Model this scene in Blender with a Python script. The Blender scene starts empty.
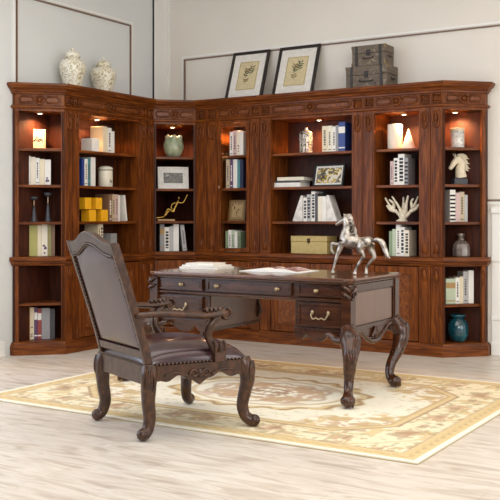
import bpy, bmesh, math, random
import numpy as np
from mathutils import Vector, Matrix, noise
C = bpy.context.scene.collection
random.seed(7)
PI = math.pi
def R(a): return math.radians(a)
FOC, EYE, YAW = 920.0, 1.19, R(32)
CS, SN = math.cos(YAW), math.sin(YAW)

# ------------------------------------------------------------------ camera, world, lights, exposure
cam = bpy.data.cameras.new('camera'); cam.sensor_width = 36; cam.lens = FOC/500*36
cam.shift_y = -34/500; cam.clip_end = 100
co = bpy.data.objects.new('camera', cam); C.objects.link(co)
co.location = (0, 0, EYE); co.rotation_euler = (R(90), 0, YAW)
bpy.context.scene.camera = co
S = bpy.context.scene
S.view_settings.view_transform = 'Standard'; S.view_settings.look = 'None'
S.view_settings.gamma = 1; S.view_settings.use_curve_mapping = False
S.view_settings.exposure = 0.0
W = bpy.data.worlds.new('world'); S.world = W; W.use_nodes = True
W.node_tree.nodes['Background'].inputs[0].default_value = (.93, .96, 1, 1)
W.node_tree.nodes['Background'].inputs[1].default_value = .62
def area(name, loc, target, sx, sy, power, col):
    l = bpy.data.lights.new(name, 'AREA'); l.shape = 'RECTANGLE'; l.size = sx; l.size_y = sy
    l.energy = power; l.color = col
    o = bpy.data.objects.new(name, l); C.objects.link(o); o.location = loc
    o.rotation_euler = (Vector(target)-Vector(loc)).to_track_quat('-Z', 'Y').to_euler()
    return o
area('ceiling_softlight', (-2.6, 3.6, 3.45), (-2.6, 3.7, 0), 4.5, 3.5, 92, (1, .97, .92))
area('window_light', (-5.86, 2.6, 1.7), (-2.5, 5.5, .9), 2.8, 2.4, 72, (.68, .79, 1))
area('front_softlight', (1.5, 0.4, 2.9), (-3.2, 6.5, .9), 3.0, 2.0, 125, (1, .96, .90))
area('side_window_light', (2.1, 5.0, 1.7), (-2.5, 5.8, .8), 2.6, 2.2, 62, (1, .97, .94))

# ------------------------------------------------------------------ materials
def nt(name):
    m = bpy.data.materials.new(name); m.use_nodes = True
    return m, m.node_tree, m.node_tree.nodes['Principled BSDF']
def N(t, k, **kw):
    n = t.nodes.new(k)
    for a, b in kw.items(): setattr(n, a, b)
    return n
def ramp(t, stops):
    n = N(t, 'ShaderNodeValToRGB'); e = n.color_ramp.elements
    e[0].position, e[0].color = stops[0][0], (*stops[0][1], 1)
    e[1].position, e[1].color = stops[-1][0], (*stops[-1][1], 1)
    for p, c in stops[1:-1]:
        q = e.new(p); q.color = (*c, 1)
    return n
def coords(t, scale=(1, 1, 1)):
    tc = N(t, 'ShaderNodeTexCoord'); mp = N(t, 'ShaderNodeMapping'); mp.inputs['Scale'].default_value = scale
    t.links.new(tc.outputs['Object'], mp.inputs[0]); return mp
def mottled(name, stops, scale=8, rough=.5, stretch=(1, 1, 1), bump=.0, metal=0, coat=0, detail=5, dist=0, spec=.5):
    m, t, b = nt(name); mp = coords(t, stretch)
    n = N(t, 'ShaderNodeTexNoise'); n.inputs['Scale'].default_value = scale; n.inputs['Detail'].default_value = detail
    n.inputs['Distortion'].default_value = dist
    t.links.new(mp.outputs[0], n.inputs['Vector'])
    r = ramp(t, stops); t.links.new(n.outputs['Fac'], r.inputs[0]); t.links.new(r.outputs[0], b.inputs['Base Color'])
    b.inputs['Roughness'].default_value = rough; b.inputs['Metallic'].default_value = metal
    b.inputs['Coat Weight'].default_value = coat; b.inputs['Coat Roughness'].default_value = .12
    b.inputs['Specular IOR Level'].default_value = spec
    if bump:
        bp = N(t, 'ShaderNodeBump'); bp.inputs['Strength'].default_value = bump; bp.inputs['Distance'].default_value = .004
        t.links.new(n.outputs['Fac'], bp.inputs['Height']); t.links.new(bp.outputs[0], b.inputs['Normal'])
    return m
_pl = {}
def plain(name, col, rough=.55, metal=0, coat=0, var=.12):
    k = name
    if k not in _pl:
        c = tuple(col); d = tuple(x*(1-var) for x in c)
        _pl[k] = mottled(name, [(.35, d), (.65, c)], 30, rough, metal=metal, coat=coat)
    return _pl[k]
def srgb(r, g, b):
    f = lambda v: (v/255/12.92 if v/255 <= .04045 else ((v/255+.055)/1.055)**2.4)
    return (f(r), f(g), f(b))
WOOD = mottled('cherry_wood', [(.3, srgb(72, 34, 11)), (.5, srgb(106, 54, 18)), (.7, srgb(136, 74, 26))], 9, .4, (5, 5, .5), .03, coat=.1, dist=.6, spec=.15)
WOODH = mottled('cherry_wood_horizontal_grain', [(.3, srgb(72, 34, 11)), (.5, srgb(104, 53, 18)), (.7, srgb(134, 73, 26))], 9, .38, (.5, 5, 5), .03, coat=.14, dist=.6, spec=.15)
BURL = mottled('burl_veneer', [(.25, srgb(78, 38, 14)), (.5, srgb(114, 61, 25)), (.75, srgb(144, 84, 37))], 9, .42, (2, 2, 1), .04, coat=.1, dist=3, spec=.25)
INNER = mottled('shaded_inside_wood', [(.25, srgb(44, 18, 9)), (.6, srgb(72, 32, 15)), (.8, srgb(88, 40, 18))], 6, .55, (4, 4, .7), .04, dist=1, spec=.3)  # darker copy of the wood, with the shade inside the cabinets in its colour
DESKW = mottled('dark_walnut', [(.3, srgb(46, 23, 10)), (.5, srgb(62, 32, 14)), (.7, srgb(80, 43, 20))], 8, .25, (.8, 4, 4), .02, spec=.4, coat=.3, dist=.4)
PANELW = mottled('lit_walnut_panel', [(.3, srgb(92, 60, 42)), (.7, srgb(104, 70, 50))], 5, .3, (4, 4, .6), .02, coat=.6)  # walnut lightened: the reflection on the desk panels is put into the colour
DESKT = mottled('desk_top_polish', [(.25, srgb(62, 34, 18)), (.5, srgb(98, 58, 33)), (.75, srgb(124, 79, 46))], 6, .26, (.8, 4, 4), .03, coat=.7, dist=1.2)
CHAIRW = mottled('carved_dark_wood', [(.3, srgb(44, 25, 14)), (.52, srgb(64, 38, 22)), (.7, srgb(88, 56, 34))], 34, .28, (1, 1, .6), .2, coat=.2, dist=.4, spec=.35)
LEATH = mottled('burgundy_leather', [(.3, srgb(44, 18, 22)), (.7, srgb(62, 27, 32))], 25, .28, (1, 1, 1), .06, coat=.5)
BRASS = plain('aged_brass', srgb(186, 166, 134), .4, 1)
NAIL = plain('pewter_nailheads', srgb(120, 105, 90), .35, 1)
SILVER = mottled('tarnished_silver', [(.35, srgb(84, 74, 64)), (.5, srgb(164, 154, 142)), (.68, srgb(218, 211, 202))], 22, .36, metal=.75, bump=.3)
GOLD = plain('gilt_bronze', srgb(200, 160, 80), .3, 1)
PAGES = mottled('page_edges', [(.4, srgb(232, 226, 212)), (.6, srgb(246, 242, 232))], 120, .8, (1, 1, .05))
CREAM = plain('ceramic_cream', srgb(236, 228, 208), .35)
WHITE = plain('matte_white', srgb(240, 236, 228), .6, var=.05)
BLACK = plain('ink_black', srgb(28, 26, 28), .5)
DARKGREY = plain('slate_grey', srgb(66, 66, 72), .45)
CORALM = mottled('coral_white', [(.3, srgb(205, 190, 160)), (.6, srgb(240, 230, 208))], 60, .7, bump=.6)
def emit(name, col, s):
    m, t, b = nt(name); b.inputs['Emission Color'].default_value = (*col, 1); b.inputs['Emission Strength'].default_value = s
    b.inputs['Base Color'].default_value = (*col, 1); return m
LAMP = emit('lit_bulb', (1, .82, .55), 14)
def glass(name, col, rough=.02, tr=1.0):
    m, t, b = nt(name); b.inputs['Base Color'].default_value = (*col, 1); b.inputs['Transmission Weight'].default_value = tr
    b.inputs['Roughness'].default_value = rough; b.inputs['IOR'].default_value = 1.45; return m
GLASS = glass('clear_glass', (1, 1, 1))
SMOKE = glass('smoked_glass', srgb(150, 135, 125), .08, .7)
def pane_mat():
    m, t, b = nt('thin_pane')
    o = t.nodes['Material Output']; tr = N(t, 'ShaderNodeBsdfTransparent'); g = N(t, 'ShaderNodeBsdfGlossy'); g.inputs['Roughness'].default_value = .02
    mx = N(t, 'ShaderNodeMixShader'); fr = N(t, 'ShaderNodeFresnel'); fr.inputs[0].default_value = 1.3
    ge = N(t, 'ShaderNodeNewGeometry'); ml = N(t, 'ShaderNodeMath', operation='MULTIPLY'); sb = N(t, 'ShaderNodeMath', operation='SUBTRACT'); sb.inputs[0].default_value = 1
    t.links.new(ge.outputs['Backfacing'], sb.inputs[1]); t.links.new(fr.outputs[0], ml.inputs[0]); t.links.new(sb.outputs[0], ml.inputs[1]); t.links.new(ml.outputs[0], mx.inputs[0]); t.links.new(tr.outputs[0], mx.inputs[1]); t.links.new(g.outputs[0], mx.inputs[2])
    t.links.new(mx.outputs[0], o.inputs[0]); return m
PANE = pane_mat()
WALLM = mottled('wall_paint', [(.3, srgb(222, 216, 206)), (.7, srgb(228, 222, 212))], 1.5, .7)
WALLL = mottled('wall_paint_cool', [(.3, srgb(214, 216, 214)), (.7, srgb(220, 222, 220))], 1.5, .7)
TRIMW = mottled('white_trim', [(.3, srgb(232, 230, 224)), (.7, srgb(238, 236, 230))], 2, .45)
GILT = plain('bronze_edge_trim', srgb(120, 92, 70), .4)

# ------------------------------------------------------------------ mesh helpers
class MB:
    def __init__(s): s.v = []; s.f = []; s.M = Matrix.Identity(4)
    def add(s, vs, fs):
        o = len(s.v); s.v += [tuple(s.M @ Vector(p)) for p in vs]; s.f += [tuple(o+i for i in f) for f in fs]; return s
    def box(s, x0, x1, y0, y1, z0, z1):
        return s.prism([(x0, y0), (x1, y0), (x1, y1), (x0, y1)], z0, z1)
    def prism(s, poly, z0, z1):
        n = len(poly)
        vs = [(x, y, z0) for x, y in poly]+[(x, y, z1) for x, y in poly]
        fs = [tuple(range(n))[::-1], tuple(range(n, 2*n))]+[(i, (i+1) % n, n+(i+1) % n, n+i) for i in range(n)]
        return s.add(vs, fs)
    def plate(s, poly, y0, y1):      # polygon in x,z extruded along y
        n = len(poly)
        vs = [(x, y0, z) for x, z in poly]+[(x, y1, z) for x, z in poly]
        fs = [tuple(range(n)), tuple(range(n, 2*n))[::-1]]+[(i, n+i, n+(i+1) % n, (i+1) % n) for i in range(n)]
        return s.add(vs, fs)
    def frame(s, x0, x1, z0, z1, w, y0, y1):
        s.box(x0, x1, y0, y1, z0, z0+w); s.box(x0, x1, y0, y1, z1-w, z1)
        s.box(x0, x0+w, y0, y1, z0+w, z1-w); s.box(x1-w, x1, y0, y1, z0+w, z1-w); return s
    def lathe(s, prof, c=(0, 0, 0), n=24, sx=1, sy=1):
        vs = []; fs = []
        for r, z in prof:
            for k in range(n):
                a = 2*PI*k/n; vs.append((c[0]+r*sx*math.cos(a), c[1]+r*sy*math.sin(a), c[2]+z))
        m = len(prof)
        for j in range(m-1):
            for k in range(n):
                a, b = j*n+k, j*n+(k+1) % n; fs.append((a, b, b+n, a+n))
        if prof[0][0] > 1e-6: fs.append(tuple(range(n))[::-1])
        if prof[-1][0] > 1e-6: fs.append(tuple(range((m-1)*n, m*n)))
        return s.add(vs, fs)
    def ball(s, c, r, n=8, sq=(1, 1, 1)):
        vs = []; fs = []; m = max(4, n//2)
        for j in range(m+1):
            th = PI*j/m
            for k in range(n):
                a = 2*PI*k/n
                vs.append((c[0]+r*sq[0]*math.sin(th)*math.cos(a), c[1]+r*sq[1]*math.sin(th)*math.sin(a), c[2]+r*sq[2]*math.cos(th)))
        for j in range(m):
            for k in range(n):
                a, b = j*n+k, j*n+(k+1) % n; fs.append((a, a+n, b+n, b))
        return s.add(vs, fs)
    def tube(s, pts, rad, n=8, sub=5, closed=False, flat=1.0):
        P = [Vector(p) for p in pts]; Rr = rad if isinstance(rad, (list, tuple)) else [rad]*len(P)
        Q = []; q = []
        m = len(P); segs = m if closed else m-1
        for i in range(segs):
            g = (lambda j: P[j % m]) if closed else (lambda j: P[max(0, min(m-1, j))])
            h = (lambda j: Rr[j % m]) if closed else (lambda j: Rr[max(0, min(m-1, j))])
            a, b, c, d = g(i-1), g(i), g(i+1), g(i+2)
            for k in range(sub):
                t = k/sub
                Q.append(.5*((2*b)+(c-a)*t+(2*a-5*b+4*c-d)*t*t+(3*b-a-3*c+d)*t**3))
                tt = t*t*(3-2*t); q.append(h(i)*(1-tt)+h(i+1)*tt)
        if not closed: Q.append(P[-1]); q.append(Rr[-1])
        L = len(Q); vs = []; fs = []; nor = None
        for i in range(L):
            T = (Q[(i+1) % L]-Q[i-1]) if closed else (Q[min(L-1, i+1)]-Q[max(0, i-1)])
            T.normalize()
            if nor is None: nor = T.orthogonal().normalized() if abs(T.z) > .95 or flat == 1 else T.cross(Vector((0, 0, 1))).normalized()
            nor = (nor-T*nor.dot(T)); nor.normalize(); bi = T.cross(nor)
            for k in range(n):
                a = 2*PI*k/n; vs.append(tuple(Q[i]+nor*math.cos(a)*q[i]+bi*math.sin(a)*q[i]*flat))
        for i in range(L if closed else L-1):
            for k in range(n):
                a, b = i*n+k, i*n+(k+1) % n; c2, d2 = ((i+1) % L)*n+(k+1) % n, ((i+1) % L)*n+k
                fs.append((a, b, c2, d2))
        if not closed: fs += [tuple(range(n))[::-1], tuple(range((L-1)*n, L*n))]
        return s.add(vs, fs)
    def sweep(s, prof, A, B, m0=0, m1=0):   # moulding; outward is to the right of A->B
        A = Vector(A); B = Vector(B); d = (B-A).normalized(); o = Vector((d.y, -d.x)); n = len(prof); vs = []
        for P, sg, mm in ((A, -1, m0), (B, 1, m1)):
            for out, z in prof:
                p = P+o*out+d*sg*mm*out; vs.append((p.x, p.y, z))
        fs = [tuple(range(n)), tuple(range(n, 2*n))[::-1]]+[(i, n+i, n+(i+1) % n, (i+1) % n) for i in range(n)]
        return s.add(vs, fs)
    def build(s, name, mat, parent=None, loc=(0, 0, 0), rz=0, bevel=0, smooth=False, sub=0, remesh=0):
        me = bpy.data.meshes.new(name); me.from_pydata(s.v, [], s.f)
        bm = bmesh.new(); bm.from_mesh(me); bmesh.ops.recalc_face_normals(bm, faces=bm.faces); bm.to_mesh(me); bm.free()
        if smooth: me.polygons.foreach_set('use_smooth', [True]*len(me.polygons))
        me.materials.append(mat)
        o = bpy.data.objects.new(name, me); C.objects.link(o)
        if parent: o.parent = parent
        o.location = loc; o.rotation_euler = (0, 0, rz)
        if bevel:
            b = o.modifiers.new('b', 'BEVEL'); b.width = bevel; b.segments = 2; b.limit_method = 'ANGLE'; b.angle_limit = R(40)
        if remesh:
            r = o.modifiers.new('r', 'REMESH'); r.mode = 'VOXEL'; r.voxel_size = remesh; r.use_smooth_shade = True
            q = o.modifiers.new('s', 'SMOOTH'); q.iterations = 4; q.factor = .5
        if sub:
            q = o.modifiers.new('u', 'SUBSURF'); q.levels = sub; q.render_levels = sub
        return o
def tag(o, label, cat, group=None):
    o['label'] = label; o['category'] = cat
    if group: o['group'] = group
    return o
def thing(name, label, cat, loc=(0, 0, 0), rz=0, group=None):
    o = bpy.data.objects.new(name, None); C.objects.link(o); o.location = loc; o.rotation_euler = (0, 0, rz)
    o.empty_display_size = .1
    return tag(o, label, cat, group)
def struct(name, mb, mat, **k):
    o = mb.build(name, mat, **k); o['kind'] = 'structure'; return o

# ------------------------------------------------------------------ room
def floor_mat():
    m, t, b = nt('pale_stone_planks')
    mp = coords(t); br = N(t, 'ShaderNodeTexBrick'); br.inputs['Scale'].default_value = 1
    br.inputs['Brick Width'].default_value = .9; br.inputs['Row Height'].default_value = .3; br.inputs['Mortar Size'].default_value = .003
    br.inputs['Color1'].default_value = (*srgb(214, 203, 189), 1); br.inputs['Color2'].default_value = (*srgb(192, 180, 167), 1)
    br.inputs['Mortar'].default_value = (*srgb(180, 166, 150), 1); br.offset = .37
    t.links.new(mp.outputs[0], br.inputs[0])
    mp2 = coords(t, (1.3, 7, 1)); n = N(t, 'ShaderNodeTexNoise'); n.inputs['Scale'].default_value = 2.2; n.inputs['Detail'].default_value = 8; n.inputs['Distortion'].default_value = 1.2
    t.links.new(mp2.outputs[0], n.inputs['Vector'])
    r = ramp(t, [(.3, srgb(172, 156, 140)), (.45, srgb(212, 200, 186)), (.6, srgb(232, 225, 215)), (.72, srgb(190, 174, 158))])
    t.links.new(n.outputs['Fac'], r.inputs[0])
    mx = N(t, 'ShaderNodeMix', data_type='RGBA'); mx.inputs[0].default_value = .62
    t.links.new(br.outputs[0], mx.inputs[6]); t.links.new(r.outputs[0], mx.inputs[7]); t.links.new(mx.outputs[2], b.inputs['Base Color'])
    b.inputs['Roughness'].default_value = .38; return m
XL, YB, ZC = -5.9, 7.78, 3.6
struct('floor', MB().box(-6.2, 2.2, -1.5, 8.06, -.1, 0), floor_mat())
struct('ceiling', MB().box(-6.2, 2.2, -1.5, 8.06, ZC, ZC+.1), TRIMW)
struct('wall_back', MB().box(-6.2, 2.2, YB, 8.06, 0, ZC), WALLM)
wl = MB().box(-6.2, XL, 4.3, YB, 0, ZC).box(-6.2, XL, -1.5, 1.0, 0, ZC).box(-6.2, XL, 1.0, 4.3, 0, .25).box(-6.2, XL, 1.0, 4.3, 2.9, ZC)
struct('wall_left', wl, WALLL)
wf = MB()
wf.M = Matrix(((0, 1, 0, -6.2), (1, 0, 0, 0), (0, 0, 1, 0), (0, 0, 0, 1)))
wf.frame(1.0, 4.3, .25, 2.9, .07, .02, .16)
for x in (2.1, 3.2): wf.box(x-.025, x+.025, .04, .14, .32, 2.83)
struct('window_1', wf, TRIMW)
# corner pilaster strips and wall panel mouldings
struct('trim_1', MB().box(XL+.001, XL+.05, YB-.02, YB, 0, ZC), TRIMW)
struct('trim_2', MB().box(XL, XL+.02, 7.54, YB-.021, 0, ZC).box(XL, XL+.03, 7.54, 7.56, 0, ZC), TRIMW)
def wall_panel(name, a, b, z0, z1, left=False):
    m = MB()
    if left: m.M = Matrix(((0, -1, 0, XL), (1, 0, 0, 0), (0, 0, 1, 0), (0, 0, 0, 1)))
    else: m.M = Matrix.Translation((0, YB, 0))
    m.frame(a, b, z0, z1, .012, -.014, 0)
    struct(name, m, GILT)
    m2 = MB(); m2.M = m.M; m2.frame(a-.03, b+.03, z0-.03, z1+.03, .02, -.01, 0)
    struct(name+'0', m2, TRIMW)
wall_panel('trim_3', -5.665, 1.2, 1.32, 2.82)
wall_panel('trim_4', 5.64, 7.18, .5, 3.1, True)
wr = MB()
for z, h, d in ((1.215, .05, .03), (.80, .035, .02), (.30, .03, .02), (0, .11, .02)):
    wr.box(-2.42, 2.2, YB-d, YB, z, z+h)
wr.box(-2.42, 2.2, YB-.008, YB, 0, 1.24)
struct('trim_5', wr, TRIMW, bevel=.006)
struct('baseboard_left', MB().box(XL, XL+.02, 3.0, 5.5, 0, .13).box(XL, XL+.03, 3.0, 5.5, 0, .02), TRIMW, bevel=.004)

# ------------------------------------------------------------------ rug
def build_rug():
    x0, x1, y0, y1 = -4.69, -1.65, 4.15, 6.45
    nx, ny = 420, 318
    X, Y = np.meshgrid(np.linspace(x0, x1, nx), np.linspace(y0, y1, ny)); cx, cy = (x0+x1)/2, (y0+y1)/2
    U, V = X-cx, Y-cy; hx, hy = (x1-x0)/2, (y1-y0)/2
    rng = np.random.RandomState(5)
    def vn(sc, seed, ax=1.0):
        g = np.random.RandomState(seed).rand(140, 140); u = (np.abs(U)+.3)*sc*ax; v = (np.abs(V)+.3)*sc
        i, j = u.astype(int) % 138, v.astype(int) % 138; fu, fv = u % 1, v % 1; fu = fu*fu*(3-2*fu); fv = fv*fv*(3-2*fv)
        return (g[j, i]*(1-fu)+g[j, i+1]*fu)*(1-fv)+(g[j+1, i]*(1-fu)+g[j+1, i+1]*fu)*fv
    c = lambda *a: np.array(srgb(*a))
    col = np.zeros((ny, nx, 3)); col[:] = c(238, 231, 212)
    def put(mask, cc, k=1.0):
        m = np.clip(mask, 0, 1)[..., None]*k; col[:] = col*(1-m)+cc*m
    step = lambda v, e=.02: np.clip(v/e+.5, 0, 1)
    edge = np.minimum(hx-np.abs(U), hy-np.abs(V))
    gold, dgold, brown, rose, sage, pale = c(212, 186, 132), c(188, 154, 98), c(150, 108, 72), c(190, 146, 116), c(178, 172, 138), c(246, 240, 222)
    # inner field with cut corners
    fx, fy = hx-.43, hy-.43
    cut = .24
    q = np.maximum(np.maximum(np.abs(U)-fx, np.abs(V)-fy), (np.abs(U)-fx+np.abs(V)-fy+cut)*.72)
    border = (q > .0)*1.0
    put(step(q), c(234, 221, 188))
    # border scroll flowers
    s1 = np.sin(U*17)*np.sin(V*17); n1 = vn(16, 3); n2 = vn(34, 8); n3 = vn(9, 21)
    scroll = np.abs(np.sin(U*9+2.2*np.sin(V*11)+3*n3)+np.sin(V*10+2*np.sin(U*8)))
    put(border*step(.28-scroll, .12)*step(edge-.13), gold, .85)
    fl = np.sin((np.abs(U)-.08)*2*PI/.43)*1.0+n2*1.1
    rad = np.sqrt(((np.abs(U)+.11) % .44-.22)**2+((hy-.26-np.abs(V)))**2)
    rad2 = np.sqrt(((np.abs(V)+.05) % .44-.22)**2+((hx-.26-np.abs(U)))**2)
    rr = np.minimum(rad, rad2); th = n2*6
    put(border*step(.10-rr+.04*np.sin(n1*20), .02)*(n2 > .45)*step(edge-.12), dgold, .75)
    put(border*step(.055-rr+.03*np.sin(n2*18), .02)*step(edge-.12), rose, .8)
    put(border*step(n2-.74, .06)*step(edge-.12), sage, .8)
    put(border*step(n1-.76, .05)*step(edge-.12), brown, .55)
    # lines
    for a, w, cc in ((.0, .012, dgold), (.03, .018, gold), (.055, .008, brown)):
        put(step(w-np.abs(q-a), .008), cc, .9)
    put(step(.05-np.abs(edge-.075), .012), gold); put(step(.016-np.abs(edge-.075), .01)*(0.5+.5*np.sign(np.sin(U*70)*np.sin(V*70))), dgold, .7)
    put(step(.007-np.abs(edge-.13), .006), brown, .5); put(step(.03-edge, .006), pale)
    # field
    field = 1-border; e = np.sqrt((U/.68)**2+(V/.50)**2)
    put(field*step(.075-np.abs(e-.97+.05*np.sin(np.arctan2(V, U)*16)), .04), gold, .95)
    put(field*step(.03-np.abs(e-1.0+.05*np.sin(np.arctan2(V, U)*16)), .03)*(n1 > .35), brown, .8)
    put(field*step(.03-np.abs(e-.80), .03), dgold, .7); put(field*step(.88-e, .03)*step(e-.83, .02), pale)
    put(field*step(.03-np.abs(e-.62+.04*np.sin(np.arctan2(V, U)*10)), .03), brown, .6)
    put(field*step(.6-e, .05)*step(n2-.5, .1), rose, .8); put(field*step(.6-e, .05)*step(n1-.6, .1), dgold, .8)
    put(field*step(.25-e, .04)*(n2 > .4), brown, .7); put(field*step(.76-e)*step(n3-.66, .06)*(n1 > .5), rose, .6)
    out = field*step(e-1.1, .05)
    arc = np.sqrt((np.abs(U)-fx)**2+(np.abs(V)-fy)**2)
    put(out*step(.05-np.abs(arc-.40+.05*np.sin(n3*14)), .03)*(n1 > .3), gold, .9)
    put(out*step(n2-.62, .08)*step(.36-arc, .05), rose, .75); put(out*step(n1-.62, .08)*step(.5-arc, .1), dgold, .7)
    put(out*step(n2-.82, .05), sage, .5)
    col[:] = col*.84+c(240, 230, 208)*.16
    col *= (.95+.08*rng.rand(ny, nx))[..., None]
    th_ = .012
    v = np.stack([X.ravel(), Y.ravel(), np.full(nx*ny, th_)], 1).tolist()
    f = [(j*nx+i, j*nx+i+1, (j+1)*nx+i+1, (j+1)*nx+i) for j in range(ny-1) for i in range(nx-1)]
    ring = [j*nx for j in range(ny)][::-1]+[i for i in range(1, nx)]+[j*nx+nx-1 for j in range(1, ny)]+[(ny-1)*nx+i for i in range(nx-2, 0, -1)]
    base = len(v); v += [(v[i][0], v[i][1], .001) for i in ring]; n = len(ring)
    f += [(ring[k], base+k, base+(k+1) % n, ring[(k+1) % n]) for k in range(n)]
    me = bpy.data.meshes.new('area_rug'); me.from_pydata(v, [], f)
    a = me.color_attributes.new('weave', 'FLOAT_COLOR', 'POINT')
    cc = np.ones((len(v), 4), dtype=np.float32); cc[:nx*ny, :3] = col.reshape(-1, 3); cc[nx*ny:, :3] = gold*.6
    a.data.foreach_set('color', cc.ravel())
    m, t, b = nt('woven_wool'); at = N(t, 'ShaderNodeAttribute'); at.attribute_name = 'weave'
    t.links.new(at.outputs['Color'], b.inputs['Base Color']); b.inputs['Roughness'].default_value = .95; b.inputs['Specular IOR Level'].default_value = .1
    me.materials.append(m)
    o = bpy.data.objects.new('area_rug', me); C.objects.link(o)
    tag(o, 'cream and gold floral rug with oval medallion lying under the desk', 'rug')
build_rug()

# ------------------------------------------------------------------ bookcase units
T8 = math.tan(R(22.5))
ZT, ZD, LV = 2.315, .84, {'a': 1.775, 'b': 1.46, 'c': 1.14, 'd': .84, 'e': .44, 'f': .113}
CORN = [(0, 2.235), (.012, 2.235), (.014, 2.25), (.026, 2.256), (.026, 2.265), (.034, 2.275), (.05, 2.285), (.056, 2.30), (.064, 2.306), (.064, 2.325), (0, 2.325)]
LIP = [(0, 2.112), (.012, 2.112), (.022, 2.122), (.022, 2.132), (.01, 2.14), (0, 2.14)]
WAIST = [(0, .762), (.01, .766), (.018, .78), (.024, .784), (.024, .80), (.036, .806), (.036, .832), (.028, .84), (0, .84)]
PLIN = [(0, 0), (.028, 0), (.028, .082), (.02, .09), (.016, .102), (.004, .113), (0, .113)]
def inset(poly, d):     # polygon inset, d per edge
    n = len(poly); L = []
    for i in range(n):
        a = Vector(poly[i]); b = Vector(poly[(i+1) % n]); t = (b-a).normalized(); nn = Vector((-t.y, t.x)); L.append((a+nn*d[i], t))
    out = []
    for i in range(n):
        p, r = L[i-1]; q, s2 = L[i]; den = r.x*s2.y-r.y*s2.x
        k = ((q-p).x*s2.y-(q-p).y*s2.x)/den; out.append(tuple(p+r*k))
    return out
UN = {}
class Unit: pass
def ray_u(key, px, v):
    u = UN[key]; t = (px-250)/FOC; rx, ry = -SN+t*CS, CS+t*SN
    P = u.P0+u.n*v; dx, dy = u.e
    det = dx*(-ry)+dy*rx
    return (-P.x*(-ry)-(-P.y)*(-rx))/det
def unit(key, name, label, P0, P1, back, pil, op, mit, lower, lamp=None, door=False, ret=None, nl=1):
    u = Unit(); u.P0 = Vector(P0); u.P1 = Vector(P1); d = u.P1-u.P0; u.L = d.length; u.e = d.normalized(); u.n = Vector((-u.e.y, u.e.x))
    u.rz = math.atan2(u.e.y, u.e.x); UN[key] = u
    loc = lambda p: ((Vector(p)-u.P0).dot(u.e), (Vector(p)-u.P0).dot(u.n))
    r = thing(name, label, 'bookcase', (P0[0], P0[1], 0), u.rz, 'units of the cherry wood library wall'); u.root = r
    poly = [(0, 0), (u.L, 0)]+[loc(p) for p in back]
    g = .0008
    straight = len(pil) > 0 and len(poly) == 4 and op[0] > .06 or key in ('left', 'door', 'wide', 'narrow')
    poly = inset(poly, [0]+[g]*(len(poly)-1))
    L = u.L
    m = MB(); dpoly = poly; o0, o1 = op
    if straight:
        D = poly[2][1]
        if key == 'left': dpoly = [(.0008, 0), (L, 0), (L-g, D), (.1508, D), (.1508, .0408)]
        if key == 'narrow': dpoly = [(0, 0), (L-.0008, 0), (L-.1508, .0408), (L-.1508, D), (g, D)]
    # decks
    m.prism(dpoly, 2.09, 2.235); m.prism(dpoly, 2.235, ZT)
    m.prism(dpoly, .762, .8385); m.prism(dpoly, .0, .1115)
    segs = ((.1115, .762), (.8385, 2.09))
    o0, o1 = op
    if straight:
        dep = poly[2][1]
        for z0, z1 in segs:
            if key == 'left': m.prism([(.001, .001), (o0, .001), (o0, dep), (.1508, dep), (.1508, .0408)], z0, z1)
            else: m.box(g, o0, .004, dep, z0, z1)
            if key == 'narrow': m.prism([(o1, .001), (L-.001, .001), (L-.1508, .0408), (L-.1508, dep), (o1, dep)], z0, z1)
            else: m.box(o1, L-g, .004, dep, z0, z1)
        m2 = MB()
        for z0, z1 in segs: m2.box(o0, o1, dep-.02, dep-.004, z0, z1)
        shp = lambda z: MB().box(o0+.0005, o1-.0005, .018, dep-.022, z-.024, z)
    else:
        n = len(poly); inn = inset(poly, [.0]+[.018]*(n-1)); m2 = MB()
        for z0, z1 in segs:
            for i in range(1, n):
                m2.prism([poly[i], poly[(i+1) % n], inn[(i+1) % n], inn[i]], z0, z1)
            if o0 > .01: m.box(.0, o0, .0, .03, z0, z1)
            if o1 < L-.01: m.box(o1, L, .0, .03, z0, z1)
        ins2 = inset(poly, [.035]+[.019]*(n-1))
        shp = lambda z: MB().prism(ins2, z-.024, z)
    m.build('carcass', WOOD, r, bevel=.0015)
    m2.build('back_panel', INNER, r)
    for k in ('a', 'b', 'c')+(('e',) if lower == 'open' else ()):
        s = shp(LV[k]).build('shelf', WOODH, r, bevel=.003)
    # mouldings
    for nm, prof in (('cornice', CORN), ('frieze_moulding', LIP), ('waist_moulding', WAIST), ('plinth', PLIN)):
        mm = MB(); mm.sweep(prof, (0, 0), (L, 0), mit[0], mit[1])
        if ret: mm.sweep(prof, loc(ret[0]), loc(ret[1]), T8 if ret[2] == 1 else 0, T8 if ret[2] == 0 else 0)
        if nm == 'waist_moulding':
            k = int(L/.018)
            for i in range(k): mm.ball(((i+.5)*L/k, -.026, .793), .009, 6, (1, .8, .9))
        if nm == 'cornice':
            k = int(L/.024)
            for i in range(k): mm.ball(((i+.5)*L/k, -.028, 2.262), .007, 6, (1.3, .8, .9))
        o = mm.build(nm, WOODH, r, bevel=.0012)
    # frieze: burl lozenge panels, ring and rosette, square blocks over the pilasters
    fr = MB(); bus = []; fz = 2.1875
    a, b = op; cx = (a+b)/2; w = b-a
    def ring(cx, rx, rz_, rt, nn=20, sq=False):
        fr.tube([(cx+rx*math.cos(2*PI*k/nn), -.009, fz+rz_*math.sin(2*PI*k/nn)) for k in range(nn)], rt, 6, 1, True)
    ring(cx, .038, .036, .0085); fr.ball((cx, -.010, fz), .017, 10, (1, .7, 1)); 
    for k in range(8): fr.ball((cx+.023*math.cos(k*PI/4), -.004, fz+.023*math.sin(k*PI/4)), .008, 6, (1, .6, 1))
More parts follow.
